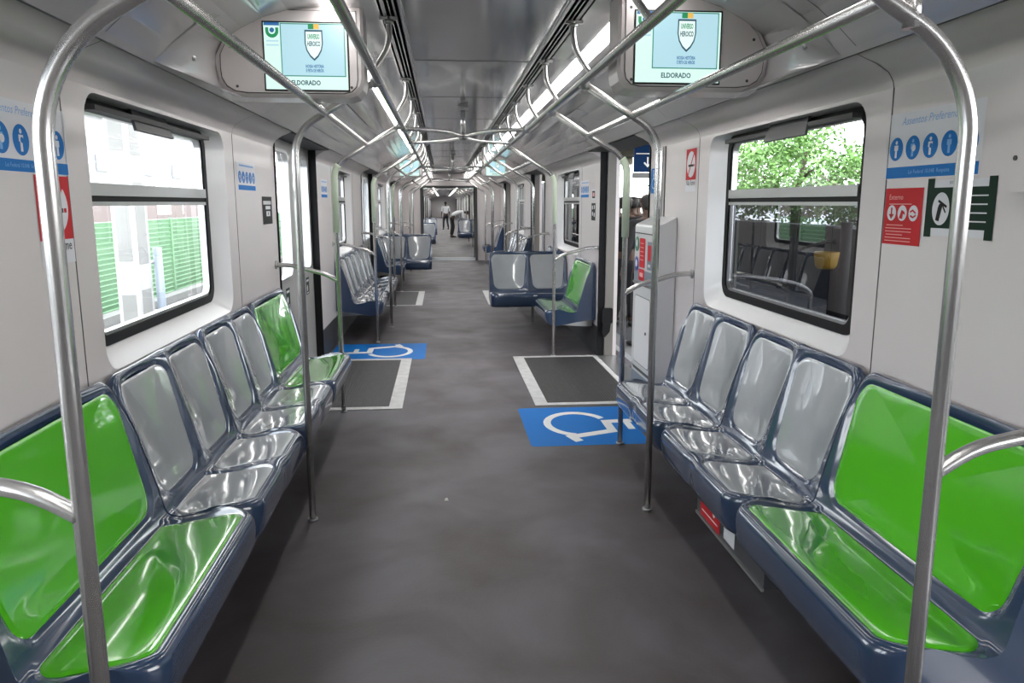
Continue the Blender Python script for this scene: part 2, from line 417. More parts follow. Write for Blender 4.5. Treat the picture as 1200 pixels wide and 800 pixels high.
CP = [(.568, 2.372), (.568, 2.366)]
def ceiling_block(y0, y1, first):
    c = MB()
    c.extrude_y([(-.338, 2.372), (-.335, 2.378), (0, 2.378), (.335, 2.378), (.338, 2.372)], y0, y1, M['ceiling'])
    # joints across the ceiling sheet
    yy = math.ceil(y0/1.55)*1.55
    while yy < y1:
        c.box((-.335, yy-.002, 2.3765), (.335, yy+.002, 2.380), M['seam']); yy += 1.55
    # roof above
    c.box((-1.68, y0, 2.44), (1.68, y1, 2.46), M['slot'])
    struct(c.build('ceiling'))
    for s in (-1, 1):
        g = MB()
        zs = 2.366; p = [(.338, 2.372), (.340, 2.360), (.352, 2.360)]
        g.extrude_y([(s*x, z) for x, z in p], y0, y1, M['alu'], flip=s > 0)
        x = .352
        for w, solid in ((.016, 0), (.008, 1), (.014, 0), (.005, 1), (.014, 0), (.016, 1), (.012, 0)):
            if solid: g.box((s*x, y0, zs-.004), (s*(x+w), y1, zs+.03), M['steel_dull'])
            else: g.extrude_y([(s*x, zs), (s*x, zs+.05), (s*(x+w), zs+.05), (s*(x+w), zs)], y0, y1, M['slot'], flip=s > 0)
            x += w
        struct(g.build(nm('trim')))
        h = MB()
        h.extrude_y([(s*x, 2.366), (s*.52, 2.362), (s*.568, 2.362), (s*.568, 2.374), (s*.664, 2.374), (s*.664, 2.362), (s*.70, 2.358), (s*.80, 2.347), (s*.90, 2.317), (s*.99, 2.274),
                     (s*1.08, 2.218), (s*1.165, 2.152), (s*1.225, 2.098), (s*1.245, 2.078), (s*1.252, 2.094), (s*1.68, 2.100)], y0, y1, M['cove'], flip=s > 0)
        ho = struct(h.build(nm('trim')))
        k = MB()
        k.box((s*1.249, y0, 2.080), (s*1.262, y1, 2.0855), M['seam'])
        # cross joints of the cove panels
        prof = [(.70, 2.358), (.80, 2.347), (.90, 2.317), (.99, 2.274), (1.08, 2.218), (1.165, 2.152), (1.225, 2.098)]
        def cross(y, w=.0025):
            for (xa, za), (xb, zb) in zip(prof[:-1], prof[1:]):
                k.add([(s*xa, y-w, za-.0012), (s*xa, y+w, za-.0012), (s*xb, y+w, zb-.0012), (s*xb, y-w, zb-.0012)], [(0, 1, 2, 3)], M['seam'])
        def long(i, ya, yb, w=.003):
            x, z = prof[i]; k.add([(s*(x-w), ya, z-.0012), (s*(x+w), ya, z-.0012), (s*(x+w), yb, z-.003), (s*(x-w), yb, z-.003)], [(0, 1, 2, 3)], M['seam'])
        for dc in DOORS+tuple(q-1.95 for q in DOORS)+tuple(q+1.95 for q in DOORS):
            if first is not None and y0+.1 < dc+first < y1-.1: cross(dc+first)
        if first is not None:
            for dc in DOORS:
                for i in (2, 5): long(i, max(y0, dc+first-.95), min(y1, dc+first+.95))
        k.build('panel_joint', ho)

def car(y0, ya, yb, detail=True, sgn=1):
    """one car; y0 is the origin of its door pattern, shell from ya to yb"""
    f = MB(); f.box((-1.68, ya, -.06), (1.68, yb, 0), M['floor']); struct(f.build('floor'))
    ceiling_block(ya, yb, y0)
    ds = [y0+sgn*d for d in DOORS]; ds = sorted(d for d in ds if ya-.2 < d < yb+.2)
    for s in (-1, 1):
        edges = [ya]+[e for d in ds for e in (d-DH, d+DH)]+[yb]
        for k in range(0, len(edges), 2):
            a, b = edges[k], edges[k+1]
            if b-a < .05: continue
            bay_wall(s, a, b, (a+b)/2-sgn*.035 if abs(b-a-4.28) < .1 else None)
        for i, d in enumerate(ds): door(s, d, s > 0 and detail, sticker=(s < 0 and detail))

car(0, -2.6, 21.5)
car(44.1, 22.6, 44.1, False, -1)
car(45.2, 44.1, 66.7, False, 1)
car(88.2, 66.7, 90., False, -1)

def bulkhead(y, e):
    """end wall of a car with the open gangway; e = +1 when the gangway lies beyond it"""
    xo = .76; zt = 2.03
    for s in (-1, 1):
        m = MB(); prof = [(s*xo, 0), (s*1.68, 0), (s*1.68, 2.44), (s*xo, 2.44)]
        m.prism(prof if s > 0 else prof[::-1], axes((0, y, 0), (1, 0, 0), (0, 0, 1)), .05, M['wall'])
        struct(m.build('wall_'+('end')))
        k = MB(); k.box((s*(xo-.035), y-.03, 0), (s*(xo+.02), y+.06, zt), M['seam']); struct(k.build(nm('trim')))
    m = MB(); m.box((-xo, y, zt), (xo, y+.05, 2.44), M['wall']); m.box((-xo, y-.03, zt-.03), (xo, y+.06, zt+.01), M['seam'])
    struct(m.build('wall_end'))
def gangway(ya, yb):
    f = MB(); f.box((-.76, ya, -.06), (.76, yb, .004), M['kick']); f.box((-.76, ya, .004), (.76, ya+.10, .012), M['alu']); f.box((-.76, yb-.1, .004), (.76, yb, .012), M['alu']); struct(f.build('floor'))
    for s in (-1, 1):
        m = MB(); n = 14; prof = []
        vs = []; fs = []
        for i in range(2*n+1):
            y = ya+(yb-ya)*i/(2*n); x = .80 if i % 2 else .86
            vs += [(s*x, y, 0), (s*x, y, 2.08)]
        fs = [(2*i, 2*i+2, 2*i+3, 2*i+1) for i in range(2*n)]
        m.add(vs, fs, M['kick']); struct(m.build('wall_'+SIDE[s]))
    m = MB(); m.box((-.88, ya, 2.06), (.88, yb, 2.10), M['kick']); struct(m.build('ceiling'))
for a, b in ((21.5, 22.6),):
    bulkhead(a, 1); bulkhead(b, -1); gangway(a+.05, b)
for y in (-2.62, 90.):
    m = MB(); m.box((-1.68, y, -.05), (1.68, y+.02 if y > 0 else y-.02, 2.46), M['wall']); struct(m.build('wall_end'))

# ------------------------------------------------------------------ lamps
def lamp(s, y0, y1, label, group='ceiling lamps'):
    r = tag(empty('ceiling_lamp', (s*.616, (y0+y1)/2, 2.366)), label, 'lamp', group); L = (y1-y0)/2
    f = MB(); f.box((-.050, -L, .0), (.050, L, .006), M['alu']); f.box((-.051, -L, -.005), (.051, -L+.012, .006), M['alu']); f.box((-.051, L-.012, -.005), (.051, L, .006), M['alu'])
    f.build('frame', r)
    d = MB(); d.prism([(-.045, 0), (.045, 0), (.036, .012), (-.036, .012)], axes((0, -L+.013, 0), (1, 0, 0), (0, 0, -1)), 2*L-.026, M['lamp']); d.build('diffuser', r)
    return r
ORD = ['first', 'second', 'third', 'fourth', 'fifth', 'sixth', 'seventh', 'eighth', 'ninth', 'tenth', 'eleventh', 'twelfth', 'thirteenth', 'fourteenth', 'fifteenth', 'sixteenth', 'seventeenth', 'eighteenth', 'nineteenth', 'twentieth']
for s in (-1, 1):
    start = 3.84 if s < 0 else 3.56
    k = 0
    segs = [(.55, 1.8), (1.84, 3.12 if s < 0 else 2.84)]
    y = start
    while y < 13.2:
        e = 4.27 if (s > 0 and y < 4) else min(y+1.23, 13.35); segs.append((y, e)); y = e+.03
        if 13.35-y < .3: break
    y = 14.0
    while y < 21.2: segs.append((y, min(y+1.23, 21.35))); y += 1.26
    for a, b in segs:
        t = ('white fluorescent ceiling strip on the %s side, ' % SIDE[s])
        if b < start: t += 'between the camera and the hanging screen' if b > 2 else 'just above the near green seat'
        else: k += 1; t += '%s one beyond the near screen' % ORD[k-1]
        lamp(s, a, b, t)
    y = 22.8; k = 0
    while y < 62.0:
        k += 1; lamp(s, y, y+2.5, 'white ceiling strip lamp in the second car, %s side, %s from the gangway' % (SIDE[s], ORD[k-1])); y += 2.53
    y = 65.9; k = 0
    while y < 85.5:
        k += 1; lamp(s, y, y+4.7, 'tiny white ceiling strip lamp near the vanishing end, %s side, %s of its row' % (SIDE[s], ORD[k-1])); y += 4.75

# ------------------------------------------------------------------ seats
RAW = [(.475, .300), (.500, .315), (.515, .345), (.523, .390), (.524, .425), (.517, .450), (.498, .464), (.470, .4665), (.42, .460), (.36, .449), (.30, .438), (.25, .432),
       (.215, .436), (.193, .450), (.182, .478), (.170, .53), (.152, .60), (.127, .69), (.101, .78), (.078, .86), (.062, .915), (.051, .945), (.036, .962), (.020, .958), (.008, .940)]
def catmull(P, sub=5):
    out = []
    for i in range(len(P)-1):
        p0 = Vector(P[max(0, i-1)]); p1 = Vector(P[i]); p2 = Vector(P[i+1]); p3 = Vector(P[min(len(P)-1, i+2)])
        for k in range(sub):
            t = k/sub; out.append(.5*((2*p1)+(-p0+p2)*t+(2*p0-5*p1+4*p2-p3)*t*t+(-p0+3*p1-3*p2+p3)*t**3))
    out.append(Vector(P[-1])); return out
PR = catmull(RAW, 4)
ARC = [0.]
for a, b in zip(PR[:-1], PR[1:]): ARC.append(ARC[-1]+(b-a).length)
def sample(u):
    u = max(0, min(ARC[-1], u)); lo, hi = 0, len(ARC)-1
    while hi-lo > 1:
        m = (lo+hi)//2
        if ARC[m] <= u: lo = m
        else: hi = m
    t = (u-ARC[lo])/max(1e-9, ARC[hi]-ARC[lo]); p = PR[lo].lerp(PR[hi], t)
    a = PR[max(0, lo-1)]; b = PR[min(len(PR)-1, hi+1)]; d = (b-a).normalized()
    return p, Vector((d.y, -d.x))     # normal towards sitter
def u_at(a=None, z=None):
    for i, p in enumerate(PR):
        if a is not None and p.y > .43 and i > 24 and p.x <= a: return ARC[i]
        if z is not None and i > 50 and p.y >= z: return ARC[i]
US0, US1 = u_at(a=.497), u_at(a=.205)
UB0, UB1 = u_at(z=.482), u_at(z=.927)
def sst(a, b, x):
    t = max(0, min(1, (x-a)/(b-a))); return t*t*(3-2*t)
class SeatShape:
    def __init__(s, w, n, rim=.030):
        s.w = w; s.n = n; cw = w/n; s.ins = []
        for k in range(n):
            c = -w/2+cw*(k+.5); hw = cw/2-rim if n == 1 else cw/2-rim+.004
            s.ins.append(('seat', c, (US0+US1)/2, hw, (US1-US0)/2, .055, .07 if n > 1 else .0))
            s.ins.append(('back', c, (UB0+UB1)/2, hw, (UB1-UB0)/2, .075, .10 if n > 1 else .06))
    def taper(s, I, u): return 1+I[6]*((u-I[2])/I[4]) - (.05 if s.n > 1 else .01)
    def sd(s, I, y, u):
        x = abs((y-I[1])/s.taper(I, u)); v = abs(u-I[2]); r = I[5]
        dx = x-(I[3]-r); dy = v-(I[4]-r)
        return math.hypot(max(dx, 0), max(dy, 0))+min(max(dx, dy), 0)-r
    def base(s, y, u):
        p, n = sample(u); a, z = p.x, p.y
        e = s.w/2-abs(y)
        def cr(r): return r-math.sqrt(max(0, r*r-(r-e)**2)) if e < r else 0
        wf = sst(.24, .52, a) if z < .5 else 0
        a -= cr(.10 if s.n > 1 else .085)*wf
        if s.n > 1: a -= .008*math.exp(-(y/.06)**2)*sst(.35, .52, a)*(1 if z < .5 else 0)
        wt = sst(.76, .96, z); z -= cr(.075)*wt
        cw = s.w/s.n; ph = ((y+s.w/2) % cw)/cw*2-1
        dish = 1-ph*ph
        wsf = sst(US0-.04, US0+.16, u)*(1-sst(US1-.16, US1+.04, u)); wb = sst(UB0-.10, UB0+.10, u)*(1-sst(UB1+.0, UB1+.07, u))
        k = -(.006*wsf+(.028 if s.n > 1 else .028)*wb)*dish
        return Vector((a, y, z)), n, k
    def pt(s, y, u, extra=None):
        p, n, k = s.base(y, u)
        if extra is None:
            d = min(s.sd(I, y, u) for I in s.ins)
            k += .005*sst(-.003, .012, d)-.003*(1-sst(-.012, .0, d))
        else: k += extra
        return (p.x+n.x*k, p.y, p.z+n.y*k)
def make_shell(S, m):
    mb = MB(); ys = []; W = S.w
    ny = max(40, int(W/.010)); ys = [-W/2+W*i/ny for i in range(ny+1)]
    ex = [W/2-.002, W/2-.006]; ys = sorted(set(ys+[-e for e in ex]+ex))
    nu = 120; us = [ARC[-1]*i/nu for i in range(nu+1)]
    nr = len(us)+3; vs = []
    for y in ys:
        row = [S.pt(y, u) for u in us]
        p0 = row[0]; p1 = row[-1]
        row += [(.002, y, p1[2]-.02), (.002, y, .36), (.20, y, .335)]
        vs += row
    fs = []
    for i in range(len(ys)-1):
        for k in range(nr):
            a = i*nr+k; b = i*nr+(k+1) % nr; fs.append((a, a+nr, b+nr, b))
    mb.add(vs, fs, m, True)
    for i, rev in ((0, False), (len(ys)-1, True)):
        idx = list(range(i*nr, i*nr+nr)); poly = [Vector((vs[q][0], vs[q][2], 0)) for q in idx]
        for t in tessellate_polygon([poly]):
            f = tuple(idx[q] for q in t); a, b, c = [poly[q] for q in t]; sg = (b.x-a.x)*(c.y-a.y)-(b.y-a.y)*(c.x-a.x)
            # want normal -y for first, +y for last ; (x,z) ccw gives -y
            f = f if (sg > 0) == (not rev) else f[::-1]
            mb.f.append(f); mb.mi.append(0); mb.sm.append(False)
    return mb
def make_insert(S, I, m):
    mb = MB(); N = 56; ks = [0]+[.955*k/26 for k in range(1, 27)]+[.985, 1.0]; off = [.002]*26+[.0017, .0008, -.003]
    out = rrect(2*I[3], 2*I[4], I[5], 13); N = len(out); vs = []; fs = []
    for k, o in zip(ks[1:], off[1:]):
        for (a, b) in out:
            u = I[2]+b*k*.985; y = I[1]+a*k*.985*S.taper(I, u); vs.append(S.pt(y, u, o))
    vs.append(S.pt(I[1], I[2], off[0])); c = len(vs)-1
    for r in range(len(ks)-2):
        for i in range(N): fs.append((r*N+i, r*N+(i+1) % N, (r+1)*N+(i+1) % N, (r+1)*N+i))
    for i in range(N): fs.append((c, (i+1) % N, i))
    fs = [f[::-1] for f in fs]
    mb.add(vs, fs, m, True); return mb

def proto_seat(w, n, im):
    S = SeatShape(w, n); r = empty('green_seat' if n == 1 else 'double_seat')
    make_shell(S, M['navy']).build('shell', r)
    for I in S.ins:
        make_insert(S, I, im).build('seat_insert' if I[0] == 'seat' else 'backrest_insert', r)
    for yy in ((-w*.28, w*.28)):
        b = MB(); b.prism([(0, .345), (.0, .27), (.03, .262), (.44, .285), (.44, .315)], axes((0, yy+.02, 0), (1, 0, 0), (0, 0, 1)), .04, M['steel_dull']); b.build('bracket', r)
    return r
P_wide = proto_seat(1.01, 1, M['green_seat']); P_dbl = proto_seat(1.00, 2, M['grey_seat'])
used = {}
def seat(kind, x, y, rz, label, group=None):
    p = P_wide if kind == 'wide' else P_dbl
    o = dup(p) if used.get(kind) else p; used[kind] = 1
    o.location = (x, y, 0); o.rotation_euler = (0, 0, rz)
    tag(o, label, 'seat', group); return o
XS = 1.406
def wallseat(kind, s, y, label, group=None): return seat(kind, s*XS, y, 0 if s < 0 else PI, label, group)
def crossseat(s, yback, label):
    o = seat('dbl', s*.90, yback, -PI/2, label, 'seats set across the car')
    l = MB(); e = s*.507
    for a in (.12, .36): l.box((a-.025, -s*.44, .285), (a+.025, e, .335), M['kick_dark'])
    l.add([(.08, e, .33), (.42, e, .33), (.42, e*.2, .30), (.08, e*.2, .30), (.08, e, .12), (.42, e, .12)], [(0, 1, 5, 4), (0, 4, 3), (1, 2, 5), (4, 5, 2, 3), (0, 3, 2, 1)], M['kick_dark'])
    l.build('wall_bracket', o)
    return o
wallseat('wide', -1, 2.255, 'wide bright green seat nearest the camera on the left, by the near pole')
wallseat('dbl', -1, 3.27, 'grey and navy double seat on the left, touching the near green seat', 'double seats')
wallseat('dbl', -1, 4.28, 'grey and navy double seat on the left, beside the far wide green seat', 'double seats')
o = wallseat('wide', -1, 5.265, 'wide green seat at the end of the left row, beside the closed door'); o.scale = (1, .95, 1)
wallseat('wide', 1, 2.16, 'wide bright green seat nearest the camera on the right, by the near pole')
wallseat('dbl', 1, 3.17, 'grey and navy double seat on the right, touching the near green seat', 'double seats')
wallseat('dbl', 1, 4.18, 'grey and navy double seat on the right, beside the white equipment cabinet', 'double seats')
for k, y in enumerate((9.33, 10.34, 11.35)):
    wallseat('dbl', -1, y, 'grey double seat in the left row past the first door, %s of its three' % ('nearest', 'middle', 'farthest')[k], 'double seats')
o = wallseat('wide', 1, 8.42, 'small-looking green seat on the right just past the open door')
crossseat(1, 9.93, 'grey double seat set across the car behind the right-hand green seat')
wallseat('dbl', 1, 10.85, 'grey double seat on the right, behind the cross-set double seat', 'double seats')
for k, y in enumerate((14.5, 15.51, 16.52)):
    wallseat('dbl', 1, y, 'far grey double seat on the right past the second door, %s of its three' % ('nearest', 'middle', 'farthest')[k], 'double seats')
wallseat('dbl', -1, 14.49, 'far grey double seat on the left just past the second door', 'double seats')
crossseat(-1, 15.55, 'grey double seat set across the car on the left, before the gangway')
wallseat('dbl', -1, 16.6, 'far grey double seat on the left, behind the cross-set seat', 'double seats')
wallseat('dbl', 1, 20.65, 'far grey double seat on the right, last before the gangway wall', 'double seats')
crossseat(-1, 25.1, 'tiny grey double seat across the left of the second car, just past the gangway')
crossseat(1, 29.6, 'tiny grey double seat across the right of the second car, before the bending person')
crossseat(-1, 32.2, 'tiny grey double seat across the left of the second car, farther one')

# ------------------------------------------------------------------ poles and rails
def fl(x, y, m=M['steel_dull']):
    b = MB(); b.tube([(x, y, .0), (x, y, .012)], .025, m, 20); return b
def stanchion(s, y, x, label, sleeve=False, grab=False, group='bent steel poles', near=0):
    r = tag(empty('grab_pole', (s*x, y, 0)), label, 'pole', group)
    def P(mb, n):
        o = mb.build(n, r); o.matrix_parent_inverse = Matrix.Translation((-s*x, -y, 0)); return o
    zc = 1.895 if x < .9 else 1.842
    if near:
        zc = near; path = fillet([(s*x, y, .006), (s*x, y, zc), (s*.66, y, zc+(x-.66)*.58), (s*.474, y, 2.122)], [.26, .15], 12)
    else: path = fillet([(s*x, y, .006), (s*x, y, zc), (s*.474, y, 2.122)], .19, 10)
    n = MB(); n.tube(path, .0170, M['steel'], 18); P(n, 'pole')
    P(fl(s*x, y), 'base_collar')
    c = MB(); c.tube([(s*.500, y, 2.107), (s*.470, y, 2.124)], .024, M['steel_dull'], 16); P(c, 'joint_collar')
    if sleeve:
        e = MB(); sp = [p for p in fillet([(s*x, y, 1.36), (s*x, y, zc), (s*.474, y, 2.122)], .16, 10)][:8]; e.tube(sp, .0235, M['sleeve'], 18); P(e, 'plastic_sleeve')
    if grab:
        g = MB(); d = XW-x
        pts = [(s*x, y, 1.0), (s*(x+.10), y, 1.045+.01), (s*(x+.22*d/.45), y, 1.088), (s*(x+.32*d/.45), y, 1.116), (s*(x+.40*d/.45), y, 1.124), (s*(XW-.002), y, 1.124)]
        pts = [(p[0], p[1], p[2]) for p in [Vector(q) for q in catm3(pts)]]
        g.tube(pts, .0165, M['steel'], 14); g.tube([(s*(XW-.012), y, 1.124), (s*XW, y, 1.124)], .03, M['steel_dull'], 16); P(g, 'wall_grab_bar')
    return r
def catm3(P, sub=5):
    out = []
    for i in range(len(P)-1):
        p0 = Vector(P[max(0, i-1)]); p1 = Vector(P[i]); p2 = Vector(P[i+1]); p3 = Vector(P[min(len(P)-1, i+2)])
        for k in range(sub):
            t = k/sub; out.append(.5*((2*p1)+(-p0+p2)*t+(2*p0-5*p1+4*p2-p3)*t*t+(-p0+3*p1-3*p2+p3)*t**3))
    out.append(Vector(P[-1])); return out
stanchion(-1, 1.40, .855, 'thick bent steel pole nearest the camera on the left, in front of the green seat', grab=True, near=1.812)
stanchion(1, 1.485, .855, 'thick bent steel pole nearest the camera on the right, in front of the green seat', grab=True, near=1.838)
stanchion(-1, 3.72, .858, 'bent steel pole standing between the two double seats of the left row')
stanchion(1, 3.70, .850, 'bent steel pole standing between the two double seats of the right row')
stanchion(-1, 5.775, .960, 'bent pole with pale green sleeve beside the closed left door, before it', True, True)
stanchion(1, 4.81, .962, 'bent pole with pale green sleeve beside the white equipment cabinet on the right', True, True)
stanchion(-1, 8.77, .945, 'bent pole with pale green sleeve at the start of the second left row', True, True)
stanchion(1, 7.80, .945, 'bent pole with pale green sleeve in front of the right-hand far green seat', True, True)
stanchion(-1, 9.85, .855, 'bent pole in front of the second left row, nearer its middle')
stanchion(1, 10.02, .985, 'bent pole at the back of the right-hand cross-set double seat')
stanchion(-1, 11.90, .93, 'bent pole at the far end of the second left row, before the second door', True, True)
stanchion(1, 11.50, .93, 'bent pole before the second open door on the right', False, True)
stanchion(-1, 13.95, .93, 'bent pole past the second left door, before the far double seat', False, True)
stanchion(1, 13.96, .93, 'bent pole past the second open door on the right', False, True)
stanchion(-1, 15.62, .985, 'bent pole behind the cross-set double seat on the left')
stanchion(1, 15.95, .855, 'bent pole in front of the far right row of double seats')
stanchion(-1, 17.95, .93, 'bent pole before the last left door, far down the car', False, True)
stanchion(1, 17.6, .93, 'bent pole before the last right door, far down the car', False, True)
stanchion(-1, 20.1, .93, 'bent pole just before the gangway wall on the left', False, True)
stanchion(1, 20.1, .93, 'bent pole just before the gangway wall on the right', False, True)
for s in (-1, 1):
    for k, y in enumerate((24.0, 27.5, 31.5, 35.0, 39.0)):
        stanchion(s, y, .88, 'thin distant pole in the second car, %s side, %s from the gangway' % (SIDE[s], ORD[k]), group='poles of the second car')

def rail(s, y0, y1, label):
    r = MB(); r.tube([(s*.716, y0, 1.978), (s*.716, y1, 1.978)], .0165, M['steel'], 14)
    if y0 < 2: r.tube([(s*.716, y0, 1.978), (s*.716, y0, 1.90)], .0165, M['steel'], 14)
    tag(r.build('side_rail'), label, 'rail', 'lower lengthwise rails')
rail(-1, 1.40, 5.765, 'straight steel rail running between the near left poles under the screen')
rail(1, 1.485, 4.81, 'straight steel rail running between the near right poles under the screen')
rail(-1, 8.77, 11.90, 'lengthwise steel rail above the second left seat row')
rail(1, 7.80, 11.50, 'lengthwise steel rail above the right-hand cross-set seat')
rail(-1, 13.90, 17.95, 'far lengthwise steel rail on the left past the second door')
rail(1, 13.96, 17.6, 'far lengthwise steel rail on the right past the second door')
def toprail(s, y0, y1, ys, label):
    r = tag(empty('overhead_rail', (s*.470, y0, 2.125)), label, 'rail', 'overhead rails')
    def P(mb, n):
        o = mb.build(n, r); o.matrix_parent_inverse = Matrix.Translation((-s*.470, -y0, -2.125)); return o
    b = MB(); b.tube([(s*.470, y0, 2.125), (s*.470, y1, 2.125)], .0195, M['steel'], 16); P(b, 'bar')
    for y in ys:
        h = MB(); h.tube(catm3([(s*.405, y, 2.362), (s*.402, y-.01, 2.30), (s*.412, y-.03, 2.23), (s*.445, y-.06, 2.165), (s*.468, y-.08, 2.128)]), .0125, M['steel'], 12)
        h.box((s*.365, y-.012, 2.350), (s*.445, y+.012, 2.362), M['steel_dull']); h.tube([(s*.405, y, 2.35), (s*.405, y, 2.335)], .02, M['steel_dull'], 14)
        P(h, 'hanger')
ys = lambda first: first+[7.1+.98*k for k in range(15)]
toprail(-1, .2, 21.3, ys([1.6, 3.55, 5.2, 6.15]), 'overhead steel bar with curved hangers along the left lamp strip')
toprail(1, .2, 21.3, ys([1.6, 2.55, 3.55, 4.5, 5.42, 6.3]), 'overhead steel bar with curved hangers along the right lamp strip')
for s in (-1, 1):
    toprail(s, 22.8, 43.4, [24+2*k for k in range(9)], 'distant overhead bar in the second car, %s side' % SIDE[s])
def spider(y, label):
    r = tag(empty('ceiling_grab_hub', (0, y, 2.37)), label, 'grab bar', 'ceiling grab hubs')
    p = MB(); p.tube([(0, 0, 0), (0, 0, -.27)], .020, M['steel'], 16); p.tube([(0, 0, .0), (0, 0, -.03)], .045, M['steel_dull'], 20); p.tube([(0, 0, -.225), (0, 0, -.275)], .035, M['steel_dull'], 16); p.build('post', r)
    for sx in (-1, 1):
        for sy in (-1, 1):
            a = MB(); a.tube(catm3([(0, 0, -.25), (sx*.055, sy*.20, -.249), (sx*.13, sy*.40, -.247), (sx*.24, sy*.56, -.246), (sx*.36, sy*.635, -.246), (sx*.468, sy*.65, -.245)]), .0165, M['steel'], 12)
            a.tube([(sx*.44, sy*.65, -.245), (sx*.492, sy*.65, -.245)], .026, M['steel_dull'], 12); a.build('arm', r)
for y, t in ((6.72, 'four-armed steel grab hub on the ceiling between the first doors'), (12.9, 'four-armed steel grab hub on the ceiling between the second doors'), (19.0, 'four-armed steel grab hub on the ceiling before the gangway'),
             (25.0, 'four-armed grab hub on the ceiling just past the gangway'), (31.2, 'distant four-armed grab hub on the ceiling above the bending person')):
    spider(y, t)

# ------------------------------------------------------------------ information screens
def tv(s, y, label, xc=.735, pitch=0.):
    r = tag(empty('information_screen', (s*xc, y, 2.165)), label, 'screen', 'hanging information screens')
    o = {}
    x0, x1 = .502, 1.17
    # housing: outline in (x,z) about the root, rounded, swept backwards and tapering up into the cove
    def outline(k, lift, q=0.):
        pts = [(x0+k, 2.362), (x0+k, 2.075+lift), (x0+k+.008, 2.040+lift), (x0+k+.030, 2.015+lift), (x0+k+.07, 2.003+lift), (.99-k+q, 2.003+lift), (1.045-k+q, 2.010+lift), (1.08-k+q, 2.032+lift), (1.10-k+q, 2.065+lift*.8), (1.105-k*.5+q, 2.105+lift*.5), (1.105+q, 2.16), (1.05+q*.6, 2.26), (.90, 2.33), (.72, 2.37)]
        return [(s*(a-xc), b-2.165) for a, b in pts]
    mb = MB(); rings = [(0, .012, .012), (.012, 0, 0), (.17, 0, 0), (.23, .02, .04), (.28, .05, .12)]
    vs = []; n = 14
    for (yy, k, lift) in rings: vs += [(a, yy, b) for a, b in outline(k, lift, (0, .0, .05, .06, .06)[rings.index((yy, k, lift))])]
    fs = []
    for q in range(len(rings)-1):
        for i in range(n):
            j = (i+1) % n; f = (q*n+i, q*n+j, (q+1)*n+j, (q+1)*n+i); fs.append(f if s > 0 else f[::-1])
    f0 = tuple(range(n)); f1 = tuple(range((len(rings)-1)*n, len(rings)*n))
    fs += [f0[::-1] if s > 0 else f0, f1 if s > 0 else f1[::-1]]
    mb.add(vs, fs, M['wall']); mb.build('housing', r)
    fa = MB(); A = [(1.00, 2.003), (1.05, 2.012), (1.085, 2.036), (1.10, 2.07), (1.105, 2.12), (1.10, 2.18), (1.07, 2.24), (1.02, 2.285), (.96, 2.315)]
    Bq = [(1.235, 2.085), (1.225, 2.093), (1.21, 2.108), (1.19, 2.126), (1.165, 2.148), (1.135, 2.172), (1.10, 2.200), (1.06, 2.228), (1.01, 2.258)]
    vv = []
    for t_ in range(7):
        q_ = t_/6; e_ = q_*q_*(3-2*q_)
        for (ax, az), (bx, bz) in zip(A, Bq): vv.append((s*(ax+(bx-ax)*e_-xc), .012-.34*q_, az+(bz-az)*e_-2.165))
    ff = [(r_*9+i, r_*9+i+1, (r_+1)*9+i+1, (r_+1)*9+i) for r_ in range(6) for i in range(8)]
    fa.add(vv, ff if s < 0 else [q[::-1] for q in ff], M['cove'], True); fa.build('side_fairing', r)
    b = MB()
    tf = axes((0, -.001, 0), (1, 0, 0), (0, 0, 1))
    inner = [(s*(a-xc), b-2.165) for a, b in ((.530, 2.345), (.530, 2.08), (.536, 2.05), (.556, 2.03), (.59, 2.022), (.98, 2.022), (1.03, 2.029), (1.06, 2.048), (1.078, 2.078), (1.082, 2.115), (1.08, 2.17), (1.055, 2.22), (1.00, 2.275), (.95, 2.31), (.90, 2.335), (.86, 2.345))]
    b.prism(inner, tf, .006, M['wall']); b.build('bezel', r).location = (0, -.006, 0)
    g = MB(); g.prism([(p[0]*1.012, p[1]*1.02) for p in inner], tf, .003, M['seam']); g.build('bezel_joint', r).location = (0, -.001, 0)
    W, H = .335, .262
    fr = MB(); fr.prism(rect(W+.012, H+.012, 0, 0), tf, .004, M['black']); fr.build('screen_frame', r).location = (0, -.009, 0)
    sc = MB(); t = axes((0, -.0125, 0), (1, 0, 0), (0, 0, 1))
    sc.flat(rect(W, H), t, 0, M['s_pale'])
    cx0 = -W/2+.070; cw = W/2-.012-cx0; ch = .200; cyc = H/2-.006-ch/2; cxc = cx0+cw/2
    sc.flat(rect(cw+.008, ch+.008, cxc, cyc), t, .0004, M['s_teal']); sc.flat(rect(cw, ch, cxc, cyc), t, .0008, M['s_blue'])
    # logo, top left
    sc.flat(rect(.062, .012, -W/2+.033, H/2-.006), t, .0008, M['s_navy'])
    sc.flat([(-W/2+.008, H/2-.020), (-W/2+.020, H/2-.020)]+[(-W/2+.034+.014*math.cos(a), H/2-.032+.014*math.sin(a)) for a in [PI+PI*k/10 for k in range(11)]]+[(-W/2+.048, H/2-.020), (-W/2+.060, H/2-.020)]
            +[(-W/2+.034+.026*math.cos(a), H/2-.034+.026*math.sin(a)) for a in [-PI*k/12 for k in range(13)]], t, .0008, M['s_green'])
    sc.flat(circ(.0095, -W/2+.034, H/2-.030, 16), t, .0012, M['s_navy'])
    sc.flat(rect(.05, .006, -W/2+.034, H/2-.072), t, .0008, M['s_blue']); sc.flat(rect(.05, .006, -W/2+.034, H/2-.088), t, .0008, M['s_blue'])
    # flag tabs and shield
    sc.flat(rect(.022, .020, cxc-.006, H/2-.014), t, .0012, M['s_green']); sc.flat(rect(.022, .020, cxc+.016, H/2-.014), t, .0012, M['s_gold'])
